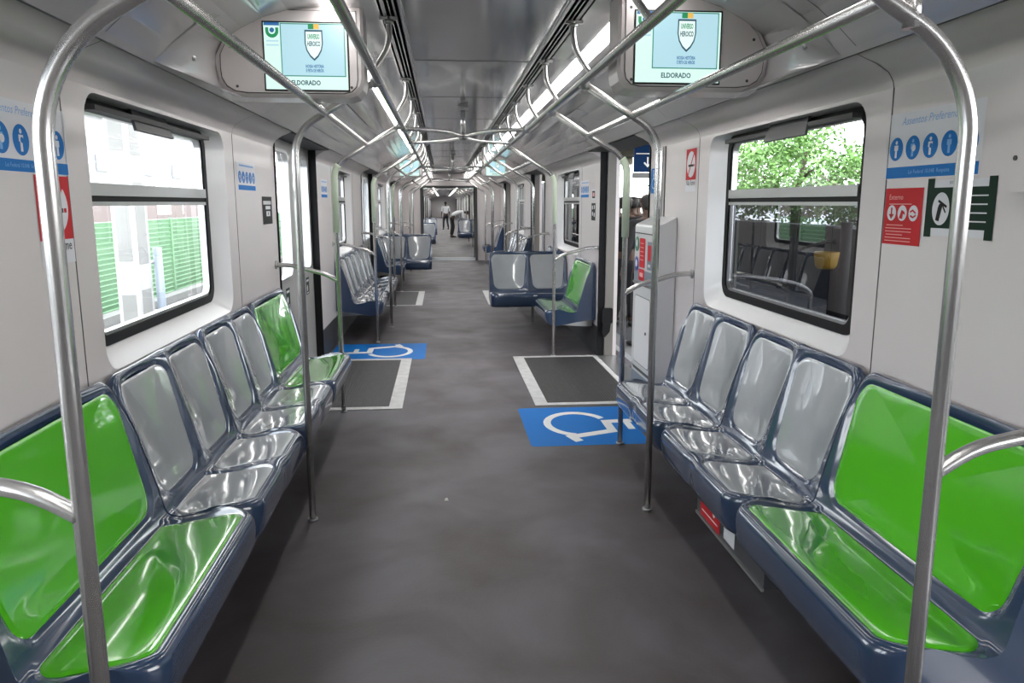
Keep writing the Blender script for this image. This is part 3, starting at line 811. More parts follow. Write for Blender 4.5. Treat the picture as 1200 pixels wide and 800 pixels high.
    def shield(k): return [(cxc+.004+a*k, cyc+.026+b*k) for a, b in ((-.036, .053), (-.037, .0), (-.031, -.028), (-.017, -.052), (0, -.068), (.017, -.052), (.031, -.028), (.037, .0), (.036, .053))]
    sc.flat(shield(1.0), t, .0012, M['s_dark']); sc.flat(shield(.87), t, .0016, M['s_white'])
    def T(body, x, z, size, m, sx=1.):
        tt = t @ Matrix.Translation((x, z, .002)) @ Matrix.Diagonal((sx, 1, 1, 1)); sc.text(body, tt, size, m, 0, bold=.03)
    T('UNIVERSO', cxc+.004, cyc+.052, .026, M['s_green'], .40); T('HEROICO', cxc+.004, cyc+.024, .026, M['s_dark'], .46)
    T('NOSSA HIST\u00d3RIA', cxc+.004, cyc-.064, .017, M['s_navy'], .55); T('\u00c9 FEITA DE HER\u00d3IS', cxc+.004, cyc-.081, .017, M['s_navy'], .50)
    T('ELDORADO', -.005, -H/2+.026, .026, M['s_dark'], .85)
    sc.build('display', r)
    for (a, c) in ((.555, 2.045), (1.02, 2.045), (1.04, 2.20), (.548, 2.31)):
        k = MB(); k.prism(circ(.006, s*(a-xc), c-2.165, 10), axes((0, -.008, 0), (1, 0, 0), (0, 0, 1)), .004, M['seam']); k.build('screw', r)
    return r
tv(-1, 3.40, 'lit information screen in a grey pod hanging at the upper left, near')
tv(1, 3.08, 'lit information screen in a grey pod hanging at the upper right, near')
tv(-1, 13.6, 'small distant teal-lit screen under the left lamp strip, in this car')
tv(1, 13.4, 'small distant teal-lit screen under the right lamp strip, in this car')
tv(-1, 25.2, 'tiny teal-lit screen above the left of the gangway, in the second car')
tv(1, 25.2, 'tiny teal-lit screen above the right of the gangway, in the second car')

# cove fittings
k = 0
for (p, n, t) in (((-1.14, 3.233, 2.125), (.928, -.267, -.258), 'small round-head bolt on the left cove, beside the near screen'), ((1.151, 2.865, 2.138), (-.814, -.327, -.479), 'small round-head bolt on the right cove, beside the near screen')):
    m = MB(); n = Vector(n).normalized(); m.tube([-n*.003, n*.004, n*.009], [.011, .010, .005], M['alu'], 14); tag(m.build('cove_bolt', loc=p), t, 'bolt')

# ------------------------------------------------------------------ floor mats and stickers
def tread(s, yc, label):
    r = tag(empty('tread_mat', (s*.97, yc, 0)), label, 'mat', 'ribbed door mats'); xi, xo = .52, 1.40
    L = .985
    def P(mb, n):
        o = mb.build(n, r); o.matrix_parent_inverse = Matrix.Translation((-s*.97, -yc, 0)); return o
    b = MB(); b.box((s*xi, yc-L, .0004), (s*(xi+.105), yc+L, .006), M['white_strip'])
    b.box((s*(xi+.105), yc-L, .0004), (s*xo, yc-L+.075, .006), M['white_strip']); b.box((s*(xi+.105), yc+L-.075, .0004), (s*xo, yc+L, .006), M['white_strip'])
    b.box((s*(xo-.05), yc-L+.075, .0004), (s*xo, yc+L-.075, .006), M['white_strip']); P(b, 'border')
    g = MB(); x = xi+.105; g.box((s*x, yc-L+.075, .0004), (s*(xo-.05), yc+L-.075, .003), M['mat_rubber'])
    while x < xo-.06:
        g.box((s*(x+.004), yc-L+.077, .003), (s*(x+.016), yc+L-.077, .0075), M['mat_rubber']); x += .022
    P(g, 'rubber_ribs')
tread(1, 6.80, 'black ribbed door mat with white border by the open right door')
tread(-1, 6.80, 'black ribbed door mat with white border by the closed left door')
tread(1, 12.93, 'distant black ribbed door mat by the second right door'); tread(-1, 12.93, 'distant black ribbed door mat by the second left door')
def isa(mb, tf, m, h=.001):
    """access symbol in a unit box, up = +v, facing +u"""
    mb.flat(circ(.050, -.06, .43, 20), tf, h, m)
    mb.flat(stroke([(-.06, .37), (-.045, .10), (.13, .10), (.22, -.20), (.30, -.165)], .062), tf, h, m)
    mb.flat(stroke([(-.05, .245), (.11, .245)], .05), tf, h*1.1, m)
    arc = [(-.02+.215*math.cos(a), -.11+.215*math.sin(a)) for a in [math.radians(115+k*(345-115)/22) for k in range(23)]]
    mb.flat(stroke(arc, .052), tf, h*1.2, m)
def floorsign(s, y0, y1, x0, x1, label):
    m = MB(); yc = (y0+y1)/2; xc = (x0+x1)/2
    tf = axes((s*xc, yc, .0012), (0, -s, 0), (s, 0, 0)) 
    w, h = y1-y0, x1-x0
    m.prism(rrect(w, h, .03, 3), tf, .001, M['blue'])
    isa(m, tf @ Matrix.Translation((0, -.0, 0)) @ Matrix.Diagonal((1.30, 1.02, 1, 1)), M['white'])
    o = m.build('wheelchair_floor_sign'); tag(o, label, 'floor sign')
floorsign(1, 4.80, 5.75, .372, 1.38, 'blue wheelchair symbol on the floor in front of the right mat')
floorsign(-1, 7.76, 8.66, .385, 1.38, 'blue wheelchair symbol on the floor beyond the left mat')
m = MB(); m.add([(-.010, -.008, 0), (.012, -.009, 0), (.010, .010, 0), (-.009, .008, 0), (-.006, -.005, .010), (.007, -.006, .012), (.006, .006, .011), (-.006, .005, .009)], [(0, 3, 2, 1), (4, 5, 6, 7), (0, 1, 5, 4), (1, 2, 6, 5), (2, 3, 7, 6), (3, 0, 4, 7)], M['paper'])
tag(m.build('litter_crumb', loc=(-.189, 3.925, .0005)), 'tiny white scrap lying alone on the aisle floor', 'litter')

# ------------------------------------------------------------------ wall stickers
def person_icon(mb, tf, kx, r, m, h):
    mb.flat(circ(r*.17, kx, r*.58, 10), tf, h, m)
    mb.flat([(kx-r*.30, r*.34), (kx+r*.30, r*.34), (kx+r*.30, -r*.12), (kx+r*.16, -r*.12), (kx+r*.15, -r*.78), (kx-r*.15, -r*.78), (kx-r*.16, -r*.12), (kx-r*.30, -r*.12)], tf, h, m)
def pref(s, y, z, w, h, label, n=5, text=True):
    m = MB(); tf = onwall(s, y, z); m.flat(rect(w, h), tf, 0, M['stk'])
    r = min(w/n*.40, h*.22)
    for k in range(n):
        cx = -w/2+w*(k+.5)/n*.96+.01; m.flat(circ(r, cx, 0, 24), tf @ Matrix.Translation((0, -h*.04, 0)), .0005, M['blue2'])
        person_icon(m, tf @ Matrix.Translation((0, -h*.04, 0)), cx, r*.95, M['lblue'] if k % 2 else M['stk'], .001)
        if k == 2: m.flat(circ(r*.2, cx+r*.1, r*.0, 10), tf @ Matrix.Translation((0, -h*.04, 0)), .0012, M['blue2'])
        if k == 1: m.flat(circ(r*.28, cx+r*.16, -r*.05, 10), tf @ Matrix.Translation((0, -h*.04, 0)), .0012, M['stk'])
    m.flat(rect(w*.97, h*.17, 0, -h*.40), tf, .0005, M['blue2'])
    if text:
        m.text('Assentos Preferenciais', tf @ Matrix.Translation((0, h*.36, .0006)), h*.165, M['lblue'], 0, shear=.25)
        m.text('Lei Federal 10.048  Respeite', tf @ Matrix.Translation((0, -h*.40, .0012)), h*.085, M['lblue'], 0)
    else: m.flat(rect(w*.8, h*.06, 0, h*.36), tf, .0006, M['lblue'])
    tag(m.build('priority_seat_sticker'), label, 'sticker', 'priority seat stickers')
pref(-1, 2.43, 1.76, .56, .205, 'white and blue priority seat sticker with round pictograms on near left wall')
pref(1, 2.455, 1.765, .50, .225, 'white and blue priority seat sticker with round pictograms on near right wall')
pref(-1, 5.07, 1.735, .45, .175, 'small blue pictogram sticker on the left wall beyond the window', text=False)
pref(1, 8.66, 1.725, .50, .19, 'distant pale blue pictogram sticker above the far green seat', text=False)
pref(-1, 8.30, 1.72, .42, .19, 'faint blue pictogram sticker on the left wall past the door', text=False)
def nosmoke(s, y, z, w, h, label, words, ws):
    m = MB(); tf = onwall(s, y, z)
    m.flat(rect(w, h*1.38, 0, -h*.19), tf, 0, M['stk']); m.flat(rect(w, h), tf, .0005, M['red'])
    m.flat(circ(w*.41, 0, 0, 28, ry=h*.42), tf, .001, M['stk'])
    m.flat(stroke([(-w*.26, -h*.34), (w*.26, h*.34)], w*.07), tf, .0013, M['red'])
    m.flat(rect(w*.50, h*.07, 0, -h*.04), tf, .0016, M['black']); m.flat(rect(w*.08, h*.07, w*.31, -h*.04), tf, .0016, M['red'])
    m.text(words, tf @ Matrix.Translation((0, -h*.60, .001)), ws, M['black'], 0)
    tag(m.build('no_smoking_sticker'), label, 'sticker', 'no smoking stickers')
nosmoke(-1, 2.585, 1.555, .215, .20, 'red no smoking sticker on the left wall, half behind the near pole', 'N\u00e3o fume', .045)
nosmoke(1, 4.925, 1.815, .205, .195, 'red no smoking sticker on the right wall, beyond the window', 'N\u00e3o fume', .045)
# red instruction sticker and dark green extinguisher sticker
m = MB(); tf = onwall(1, 2.578, 1.524); w, h = .222, .195
m.flat(rect(w, h), tf, 0, M['red']); m.text('Externo', tf @ Matrix.Translation((-w*.06-.03, h*.34, .001)), .026, M['lred'], 0)
m.flat(rect(w*.6, .003, -w*.07, h*.22), tf, .001, M['lred'])
for k in (-1, 0, 1):
    m.flat(circ(.027, k*.064, .012, 22), tf, .001, M['stk'])
m.flat(rect(.009, .030, -.064, .016), tf, .0015, M['red']); m.flat([(-.080, .008), (-.048, .008), (-.064, -.010)], tf, .0015, M['red'])
m.flat([(-.017, -.006), (-.004, .024), (.014, .016), (.018, .006), (.006, .010), (.004, -.008)], tf, .0015, M['red'])
m.flat(stroke([(.046, .016), (.060, .022), (.078, .012)], .006), tf, .0015, M['red']); m.flat(stroke([(.048, .004), (.064, -.002), (.080, .006)], .006), tf, .0015, M['red'])
for k in range(6): m.flat(rect(w*(.45 if k % 3 == 0 else .7), .0028, -w*.08 if k % 3 else -w*.18, -.030-.011*k), tf, .001, M['lred'])
tag(m.build('red_instruction_sticker'), 'red instruction sticker with three round pictograms, right wall below priority sticker', 'sticker')
m = MB(); tf = onwall(1, 2.285, 1.555); w, h = .325, .14
m.flat(rect(w, h*1.26), tf, 0, M['stk']); m.flat(rect(w-.02, h*.92), tf, .0006, M['dgreen'])
for k in (-1, 1): m.flat(rect(.036, h*1.34, k*(w/2-.018)), tf, .0008, M['dgreen'])
m.flat(circ(.043, -.085, -.003, 28, ry=.052), tf, .0012, M['stk'])
t2 = tf @ Matrix.Translation((-.085, -.003, 0))
m.flat([(-.022, -.036), (-.004, -.040), (.008, .006), (.002, .018), (-.008, .016), (-.014, .004)], t2, .0016, M['black'])
m.flat(stroke([(-.014, .026), (.0, .020), (.030, .006)], .008), t2, .0016, M['black']); m.flat(stroke([(.004, .018), (.026, -.012)], .006), t2, .0018, M['black'])
for k in range(4): m.flat(rect(.11, .004, .075, .038-.026*k), tf, .0012, M['stk'])
m.text('EXTINTOR', tf @ Matrix.Translation((-.02, h*.56, .001)), .013, M['black'], 0)
tag(m.build('extinguisher_sticker'), 'dark green sticker with a fire extinguisher in a white circle, right wall', 'sticker')
m = MB(); tf = onwall(-1, 5.60, 1.52); w, h = .30, .19
m.flat(rect(w, h), tf, 0, M['black']); m.flat(rect(w*.8, h*.13, 0, h*.28), tf, .001, M['cab']); m.flat(rect(w*.5, h*.12, .02, h*.10), tf, .001, M['stk']); m.flat(rect(w*.4, h*.18, .02, -h*.12), tf, .001, M['stk'])
m.flat(circ(.012, .02, -h*.12, 12), tf, .0015, M['black'])
tag(m.build('black_notice'), 'black notice sticker on the left wall beside the closed door', 'sticker')
m = MB(); tf = onwall(1, 8.14, 1.66); m.flat(rect(.20, .11), tf, 0, M['stk']); m.flat(rect(.15, .075), tf, .001, M['black']); m.flat(rect(.09, .04), tf, .0015, M['lred'])
tag(m.build('dark_square_notice'), 'small dark square notice above the black pictogram notice, past the open door', 'sticker')
m = MB(); tf = onwall(1, 8.14, 1.48); m.flat(rect(.22, .18), tf, 0, M['black'])
for a, b in ((-.05, .045), (.05, .05), (-.04, -.02), (.05, -.03)): m.flat(rect(.05, .04, a, b), tf, .001, M['stk'])
tag(m.build('black_pictogram_notice'), 'black pictogram notice on the right wall past the open door', 'sticker')
m = MB(); tf = onwall(1, 5.80, 1.735); m.flat(rrect(.17, .185, .03), tf, 0, M['blue2']); isa(m, tf @ Matrix.Diagonal((.20, .17, 1, 1)), M['stk'])
tag(m.build('wheelchair_sticker'), 'blue wheelchair sticker on the door pillar above the cabinet', 'sticker')
m = MB()
m.box((1.405, 5.50, 1.41), (1.41, 5.515, 1.97), M['seam']); m.box((1.40, 5.56, 1.41), (1.41, 5.60, 1.97), M['alu'])
struct(m.build(nm('trim')))

# ------------------------------------------------------------------ equipment cabinet on the right
c = tag(empty('equipment_cabinet', (1.41, 5.5, 0)), 'light grey equipment cabinet with red stickers before the open right door', 'cabinet')
ci = Matrix.Translation((-1.41, -5.5, 0))
def CP_(mb, n, par=None):
    o = mb.build(n, par or c); o.matrix_parent_inverse = ci if par is None else Matrix(); return o
xa = 1.275; ya, yb = 5.17, 5.79
m = MB(); prof = [(1.405, .02), (xa, .02), (xa, 1.400), (xa+.008, 1.415), (1.405, 1.475)]
vs = [(x, y, z) for y in (ya, yb) for x, z in prof]; n = 5
m.add(vs, [(0, 1, 2, 3, 4), (9, 8, 7, 6, 5)]+[(i, n+i, n+(i+1) % n, (i+1) % n) for i in range(n)], M['cab']); CP_(m, 'body')
m = MB(); m.box((xa-.003, ya-.003, .0), (1.406, yb+.003, .30), M['kick']); CP_(m, 'plinth')
tf = axes((xa-.0015, (ya+yb)/2, 0), (0, -1, 0), (0, 0, 1)); W = yb-ya
m = MB(); m.prism(rrect(W-.06, .62, .05, 4, 0, .66), tf, -.010, M['cab']) ; m.prism(rrect(W-.02, .70, .05, 4, 0, .67), tf @ Matrix.Translation((0, 0, .001)), .002, M['seam'])
CP_(m, 'lower_door'); 
m = MB(); m.prism(rrect(W-.20, .50, .03, 4, 0, .64), tf @ Matrix.Translation((0, 0, .0125)), .002, M['reveal']); m.prism(rrect(W-.19, .51, .03, 4, 0, .64), tf @ Matrix.Translation((0, 0, .0115)), .001, M['seam']); CP_(m, 'hatch')
m = MB(); m.prism(circ(.012, .12, .64, 12), tf @ Matrix.Translation((0, 0, .018)), .006, M['seam']); CP_(m, 'key_lock')
m = MB(); m.prism(rect(W-.04, .10, 0, 1.035), tf @ Matrix.Translation((0, 0, .002)), .002, M['kick']); m.prism(rect(W-.03, .018, 0, .985), tf @ Matrix.Translation((0, 0, .012)), .012, M['steel']); CP_(m, 'intercom_panel')
m = MB(); m.prism(rect(W, .008, 0, 1.352), tf @ Matrix.Translation((0, 0, .001)), .001, M['seam']); CP_(m, 'lid_joint')
for (x, z, mm, nme) in ((-W*.38, 1.27, M['cab_green'], 'green_button_plate'), (-W*.38, 1.12, M['cab_blue'], 'blue_button_plate')):
    m = MB(); m.prism(circ(.055, x, z, 24), tf @ Matrix.Translation((0, 0, .003)), .003, mm); m.flat(circ(.028, x, z+.005, 16), tf, .004, M['stk']); CP_(m, nme)
m = MB(); m.prism(rrect(.15, .215, .01, 2, -W*.13, 1.21), tf @ Matrix.Translation((0, 0, .002)), .002, M['red'])
for k in range(5): m.flat(rect(.10, .005, -W*.13, 1.28-.03*k), tf, .0035, M['lred'])
m.prism(rrect(.15, .085, .01, 2, -W*.13, 1.05), tf @ Matrix.Translation((0, 0, .004)), .002, M['red']); m.flat(rect(.09, .03, -W*.13, 1.05), tf, .005, M['lred']); CP_(m, 'red_label')
m = MB(); m.prism(rrect(.12, .20, .01, 2, W*.20, 1.20), tf @ Matrix.Translation((0, 0, .002)), .002, M['kick']); m.flat(rect(.085, .11, W*.20, 1.22), tf, .0035, M['red']); m.flat(rect(.06, .02, W*.20, 1.13), tf, .0035, M['stk']); CP_(m, 'notice_label')
# black clamp box on the pole beside the cabinet
r = tag(empty('pole_clamp_box', (1.09, 7.70, .43)), 'black folded strap box by the far jamb of the open right door', 'strap')
m = MB(); m.prism(rrect(.11, .16, .02), axes((.40, 0, 0), (1, 0, 0), (0, 0, 1)), .10, M['rubber']); m.build('strap_case', r)
m = MB(); m.prism([(.35, -.07), (.43, -.07), (.42, -.16), (.37, -.22), (.34, -.18)], axes((0, -.03, 0), (1, 0, 0), (0, 0, 1)), .03, M['rubber']); m.build('strap_tail', r)

r = tag(empty('wall_box', (1.41, 1.78, 1.75)), 'light grey box with a screw on the right wall, cut by the picture edge', 'box')
m = MB(); m.prism(rrect(.50, .30, .03, 4), axes((-.055, 0, 0), (0, -1, 0), (0, 0, 1)), .055, M['wall']); m.build('casing', r)
m = MB(); m.prism(circ(.007, -.215, -.06, 12), axes((-.058, 0, 0), (0, -1, 0), (0, 0, 1)), .003, M['seam']); m.build('screw', r)

# under-seat equipment box
r = tag(empty('under_seat_box', (1.10, 2.90, 0)), 'steel box with red sticker under the right seats', 'equipment box')
ui = Matrix.Translation((-1.10, -2.90, 0))
m = MB(); m.box((.97, 2.53, .165), (1.40, 3.28, .258), M['boxmetal']); m.box((.962, 2.53, .160), (.972, 3.28, .172), M['steel_dull']); o = m.build('casing', r); o.matrix_parent_inverse = ui
tf = axes((.9685, 3.11, .215), (0, -1, 0), (0, 0, 1)); m = MB(); m.flat(rect(.24, .08), tf, 0, M['red']); m.flat(rect(.20, .006, 0, -.01), tf, .001, M['white']); m.flat(circ(.014, .05, .022, 14), tf, .001, M['white']); o = m.build('red_label', r); o.matrix_parent_inverse = ui
tf = axes((.9685, 2.88, .222), (0, -1, 0), (0, 0, 1)); m = MB(); m.flat(rect(.12, .07), tf, 0, M['s_white' if False else 'stk']); o = m.build('white_label', r); o.matrix_parent_inverse = ui

# ------------------------------------------------------------------ people
def skin_mesh(name, chain, parent, m, sub=1):
    """chain: list of (point, radius, parent_index)"""
    me = bpy.data.meshes.new(name); me.from_pydata([c[0] for c in chain], [(i, c[2]) for i, c in enumerate(chain) if c[2] is not None], [])
    o = bpy.data.objects.new(name, me); COL.objects.link(o)
    sk = o.modifiers.new('s', 'SKIN'); sk.use_smooth_shade = True
    for i, c in enumerate(chain):
        r = c[1] if isinstance(c[1], tuple) else (c[1], c[1]); v = me.skin_vertices[0].data[i]; v.radius = r; v.use_root = (i == 0)
    ss = o.modifiers.new('u', 'SUBSURF'); ss.levels = sub; ss.render_levels = sub
    me.materials.append(m); o.parent = parent; return o
def person(loc, rz, label, shirt, pose='stand', h=1.0, group=None):
    r = tag(empty('person', loc, rz), label, 'person', group); r.scale = (h, h, h)
    # figure faces +y; z up; pelvis first
    if pose == 'bend':
        sp = [(0, 0, .92), (0, .10, 1.04), (0, .28, 1.12), (0, .45, 1.13), (0, .55, 1.14), (0, .62, 1.14)]
        hd = (0, .74, 1.10); shl = .17; sh = [(x*shl, .46, 1.14) for x in (-1, 1)]
        el = [(x*.20, .52, .86) for x in (-1, 1)]; wr = [(x*.14, .62, .64) for x in (-1, 1)]; hdir = Vector((0, .3, -1)).normalized()
        kn = [(-.10, .02, .50), (.12, .06, .50)]; an = [(-.11, -.04, .09), (.14, -.02, .09)]
    else:
        sp = [(0, 0, .94), (0, .0, 1.10), (0, .01, 1.26), (0, 0, 1.40), (0, 0, 1.48), (0, .01, 1.54)]
        hd = (0, .02, 1.63); sh = [(x*.18, 0, 1.41) for x in (-1, 1)]
        el = [(x*.25, -.01, 1.13) for x in (-1, 1)]; wr = [(x*.24, .10, .90) for x in (-1, 1)]; hdir = Vector((0, .15, -1)).normalized()
        kn = [(-.10, .02, .50), (.10, .02, .50)]; an = [(-.11, -.02, .09), (.11, -.02, .09)]
        if pose == 'walk': kn = [(-.10, .12, .51), (.10, .00, .50)]; an = [(-.10, .16, .10), (.10, -.22, .13)]
    V = Vector
    body = [(sp[0], (.15, .11), None), (sp[1], (.13, .095), 0), (sp[2], (.145, .10), 1), (sp[3], (.14, .095), 2), (sp[4], .058, 3), (sp[5], .052, 4)]
    fw = (V(hd)-V(sp[5])).normalized()
    body += [(tuple(V(hd)-fw*.03), (.074, .078), 5), (tuple(V(hd)+fw*.05), (.078, .088), 6), (tuple(V(hd)+fw*.115), (.045, .05), 7)]
    for i, x in enumerate((-1, 1)):
        b = len(body)
        body += [(sh[i], .055, 3), (el[i], .040, b), (wr[i], .026, b+1), (tuple(V(wr[i])+hdir*.07), (.036, .018), b+2)]
        p = V(wr[i])+hdir*.085
        for q, (off, ln) in enumerate(((-.027, .068), (-.009, .082), (.009, .076), (.027, .058))):
            c0 = p+V((0, off, 0)); k = len(body)
            body += [(tuple(c0), .0095, b+3), (tuple(c0+hdir*ln*.5), .009, k), (tuple(c0+hdir*ln+V((-x*.012, 0, 0))), .0075, k+1)]
        k = len(body); body += [(tuple(V(wr[i])+hdir*.04+V((0, .035, 0))), .010, b+3), (tuple(V(wr[i])+hdir*.085+V((0, .055, 0))), .008, k)]
        b = len(body); body += [((x*.095, 0, .84), .085, 0), (kn[i], .058, b), (an[i], .038, b+1), ((an[i][0], an[i][1]+.12, .04), (.038, .028), b+2)]
    bo = skin_mesh('body', body, r, M['skin'])
    # shirt, trousers, shoes over the body
    t = [(sp[0], (.165, .125), None), (sp[1], (.15, .115), 0), (sp[2], (.165, .12), 1), (sp[3], (.155, .11), 2), (tuple(V(sp[3]).lerp(V(sp[4]), .7)), .075, 3)]
    for i in (0, 1):
        b = len(t); t += [(sh[i], .070, 3), (tuple(V(sh[i]).lerp(V(el[i]), .6)), .058, b), (tuple(V(el[i]).lerp(V(wr[i]), .1)), .052, b+1)]+([(tuple(V(el[i]).lerp(V(wr[i]), .95)), .036, b+2)] if shirt is not M['shirt_w'] else [])
    skin_mesh('shirt', t, r, shirt)
    t = [((sp[0][0], sp[0][1], sp[0][2]+.03), (.158, .12), None)]
    t += [((0, 0, .86), (.15, .115), 0)]
    for i, x in enumerate((-1, 1)):
        b = len(t); t += [((x*.095, 0, .78), .092, 1), (kn[i], .068, b), (tuple(V(an[i])+V((0, 0, .02))), .056, b+1)]
    skin_mesh('trousers', t, r, M['trouser'])
    for i in (0, 1):
        a = V(an[i]); z0 = a.z-.09
        skin_mesh('shoe', [((a.x, a.y-.05, z0+.045), (.045, .042), None), ((a.x, a.y+.06, z0+.042), (.046, .036), 0), ((a.x, a.y+.16, z0+.034), (.044, .028), 1), ((a.x, a.y+.205, z0+.032), (.030, .022), 2)], r, M['shoe'])
    hc = V(hd)+fw*.045; back = V((0, -1, 0)) if pose != 'bend' else V((0, 0, 1))
    skin_mesh('hair', [(tuple(hc+fw*.045+back*.012), (.100, .100), None), (tuple(hc-fw*.01+back*.034), (.096, .088), 0), (tuple(hc-fw*.075+back*.036), (.080, .072), 1), (tuple(hc-fw*.12+back*.036), (.062, .055), 2)], r, M['hair'])
    # face details
    face = -back
    f = MB(); side = V((1, 0, 0))
    c = hc+face*.082
    f.tube([tuple(c+fw*.012), tuple(c-fw*.020+face*.018), tuple(c-fw*.026)], [.006, .012, .008], M['skin'], 8); f.build('nose', r)
    e = MB()
    for x in (-1, 1): e.tube([tuple(c+side*x*.030+fw*.010-face*.004), tuple(c+side*x*.030+fw*.010+face*.003)], [.010, .006], M['hair'], 8)
    e.tube([tuple(c-side*.022-fw*.050-face*.004), tuple(c+side*.022-fw*.050-face*.004)], .004, M['shirt_d'], 6); e.build('face_features', r)
    e = MB()
    for x in (-1, 1): e.tube([tuple(hc+side*x*.076-fw*.025), tuple(hc+side*x*.086-fw*.002), tuple(hc+side*x*.080+fw*.02)], [.007, .012, .007], M['skin'], 8)
    e.build('ears', r)
    return r
person((.26, 36.2, 0), -PI/2+.12, 'person in a white shirt and black trousers bending over to the right', M['shirt_w'], 'bend', 1.02)
person((.02, 46.5, 0), .3, 'distant person in white shirt and dark trousers walking down the aisle', M['shirt_w'], 'walk', .96)
r = tag(empty('black_bag', (.78, 35.7, 0)), 'black bag on the floor beside the bending person', 'bag')
m = MB(); m.prism(rrect(.55, .34, .08, 5, 0, .17), axes((0, 0, 0), (1, 0, 0), (0, 0, 1)), .3, M['trouser'], True); m.build('bag_body', r)
m = MB(); m.tube(catm3([(-.14, .15, .32), (-.10, .15, .44), (.10, .15, .44), (.14, .15, .32)]), .014, M['rubber'], 8); m.build('handle', r)
plat = [(2.28, 10.3, .1, M['shirt_d'], 'in dark maroon, between the two charcoal shirts'), (2.52, 10.9, -.2, M['shirt_k'], 'in black, halfway back in the crowd'), (1.99, 11.7, .2, M['shirt_k'], 'in black, along the platform edge farther back'), (2.05, 8.35, .3, M['shirt_k'], 'in a black shirt, closest to the door leaf'), (2.42, 11.4, .2, M['shirt_d'], 'in dark red, deep in the crowd'), (2.95, 12.3, .5, M['shirt_k'], 'in charcoal, rearmost of the crowd'), (2.75, 8.75, -.3, M['shirt_d'], 'in maroon, in the middle of the crowd'), (2.38, 9.05, .3, M['shirt_d'], 'in a maroon shirt, right behind the black shirt'), (2.62, 9.9, -.8, M['shirt_k'], 'in a charcoal shirt, behind the maroon shirt'),
        (2.80, 10.6, .5, M['shirt_d'], 'in dark red, to the right of the crowd'), (2.15, 9.8, -.4, M['shirt_k'], 'in black, second along the platform edge'), (3.25, 10.9, .4, M['shirt_k'], 'in dark clothes under the blue sign')]
for x, y, rz, sm_, t in plat: person((x, y, -.02), rz, 'person on the platform '+t, sm_, 'stand', .97 if x != 3.25 else 1.03, 'people waiting on the platform')

# ------------------------------------------------------------------ outside, left: fence, mast, buildings
m = MB(); m.box((-60, -15, -1.35), (-1.9, 90, -1.15), M['ballast']); struct(m.build('ground'))
fn = tag(empty('corrugated_fence', (-8.3, 5, -1.15)), 'long pale green board fence beyond the track, seen through the left windows', 'fence')
fi = Matrix.Translation((8.3, -5, 1.15))
m = MB(); z = -1.12; vs = []; zs = []
while z < 1.13: zs += [(z, .0), (z+.105, .035), (z+.115, .0)]; z += .125
m.extrude_y([(-8.3+d, z) for z, d in zs], 5, 70, M['fence']); o = m.build('boards', fn); o.matrix_parent_inverse = fi
for k in range(18):
    m = MB(); y = 6.5+k*3.5; m.box((-8.30, y-.05, -1.15), (-8.24, y+.05, 1.15), M['fence']); o = m.build('fence_post', fn); o.matrix_parent_inverse = fi
m = MB(); m.box((-8.1, 4, -1.15), (-7.75, 70, -.98), M['concrete']); tag(m.build('kerb'), 'whitewashed low kerb at the foot of the green fence', 'kerb')
def mast(x, y, w, d, label):
    r = tag(empty('concrete_mast', (x, y, -1.15)), label, 'mast', 'concrete masts')
    m = MB(); H = 8.2
    m.box((-w/2, -d/2, 0), (w/2, d/2, H), M['bldg'])
    m.build('column', r)
    m = MB()
    for z in (1.0, 2.45, 3.9): m.box((w/2, -d*.33, z-.55), (w/2+.004, d*.33, z+.55), M['concrete']); m.box((-w*.33, -d/2-.004, z-.5), (w*.33, -d/2, z+.5), M['concrete'])
    m.build('recess_panel', r)
    m = MB(); m.tube([(w/2+.06, d/2+.14, 0), (w/2+.06, d/2+.10, 2.1)], .06, M['kick'], 12)
    for z in (.5, 1.2, 1.9): m.tube([(w/2-.1, d/2, z), (w/2+.06, d/2+.13, z)], .02, M['alu'], 8)
    m.build('cable_duct', r)
mast(-4.42, 11.0, .28, .50, 'white concrete mast with a grey duct in front of the green fence')
mast(-4.42, 34.0, .28, .50, 'white concrete mast farther along the green fence')
b = tag(empty('trackside_warehouse', (-26, 40, -1.15)), 'overexposed white warehouse beyond the green fence', 'building'); bi = Matrix.Translation((26, -40, 1.15))
m = MB(); m.box((-34, 20, -1.15), (-22, 95, 7.0), M['bldg']); o = m.build('wall', b); o.matrix_parent_inverse = bi
m = MB(); m.box((-22.0, 20, -1.1), (-21.95, 95, 2.2), M['brick']); o = m.build('brick_base', b); o.matrix_parent_inverse = bi
for k in range(10):
    m = MB(); y = 24+k*7; m.box((-21.99, y, 3.6), (-21.93, y+2.6, 4.6), M['kick']); o = m.build('window', b); o.matrix_parent_inverse = bi
m = MB(); m.box((-34.2, 19.8, 7.0), (-21.7, 95.2, 7.25), M['concrete']); o = m.build('roof', b); o.matrix_parent_inverse = bi

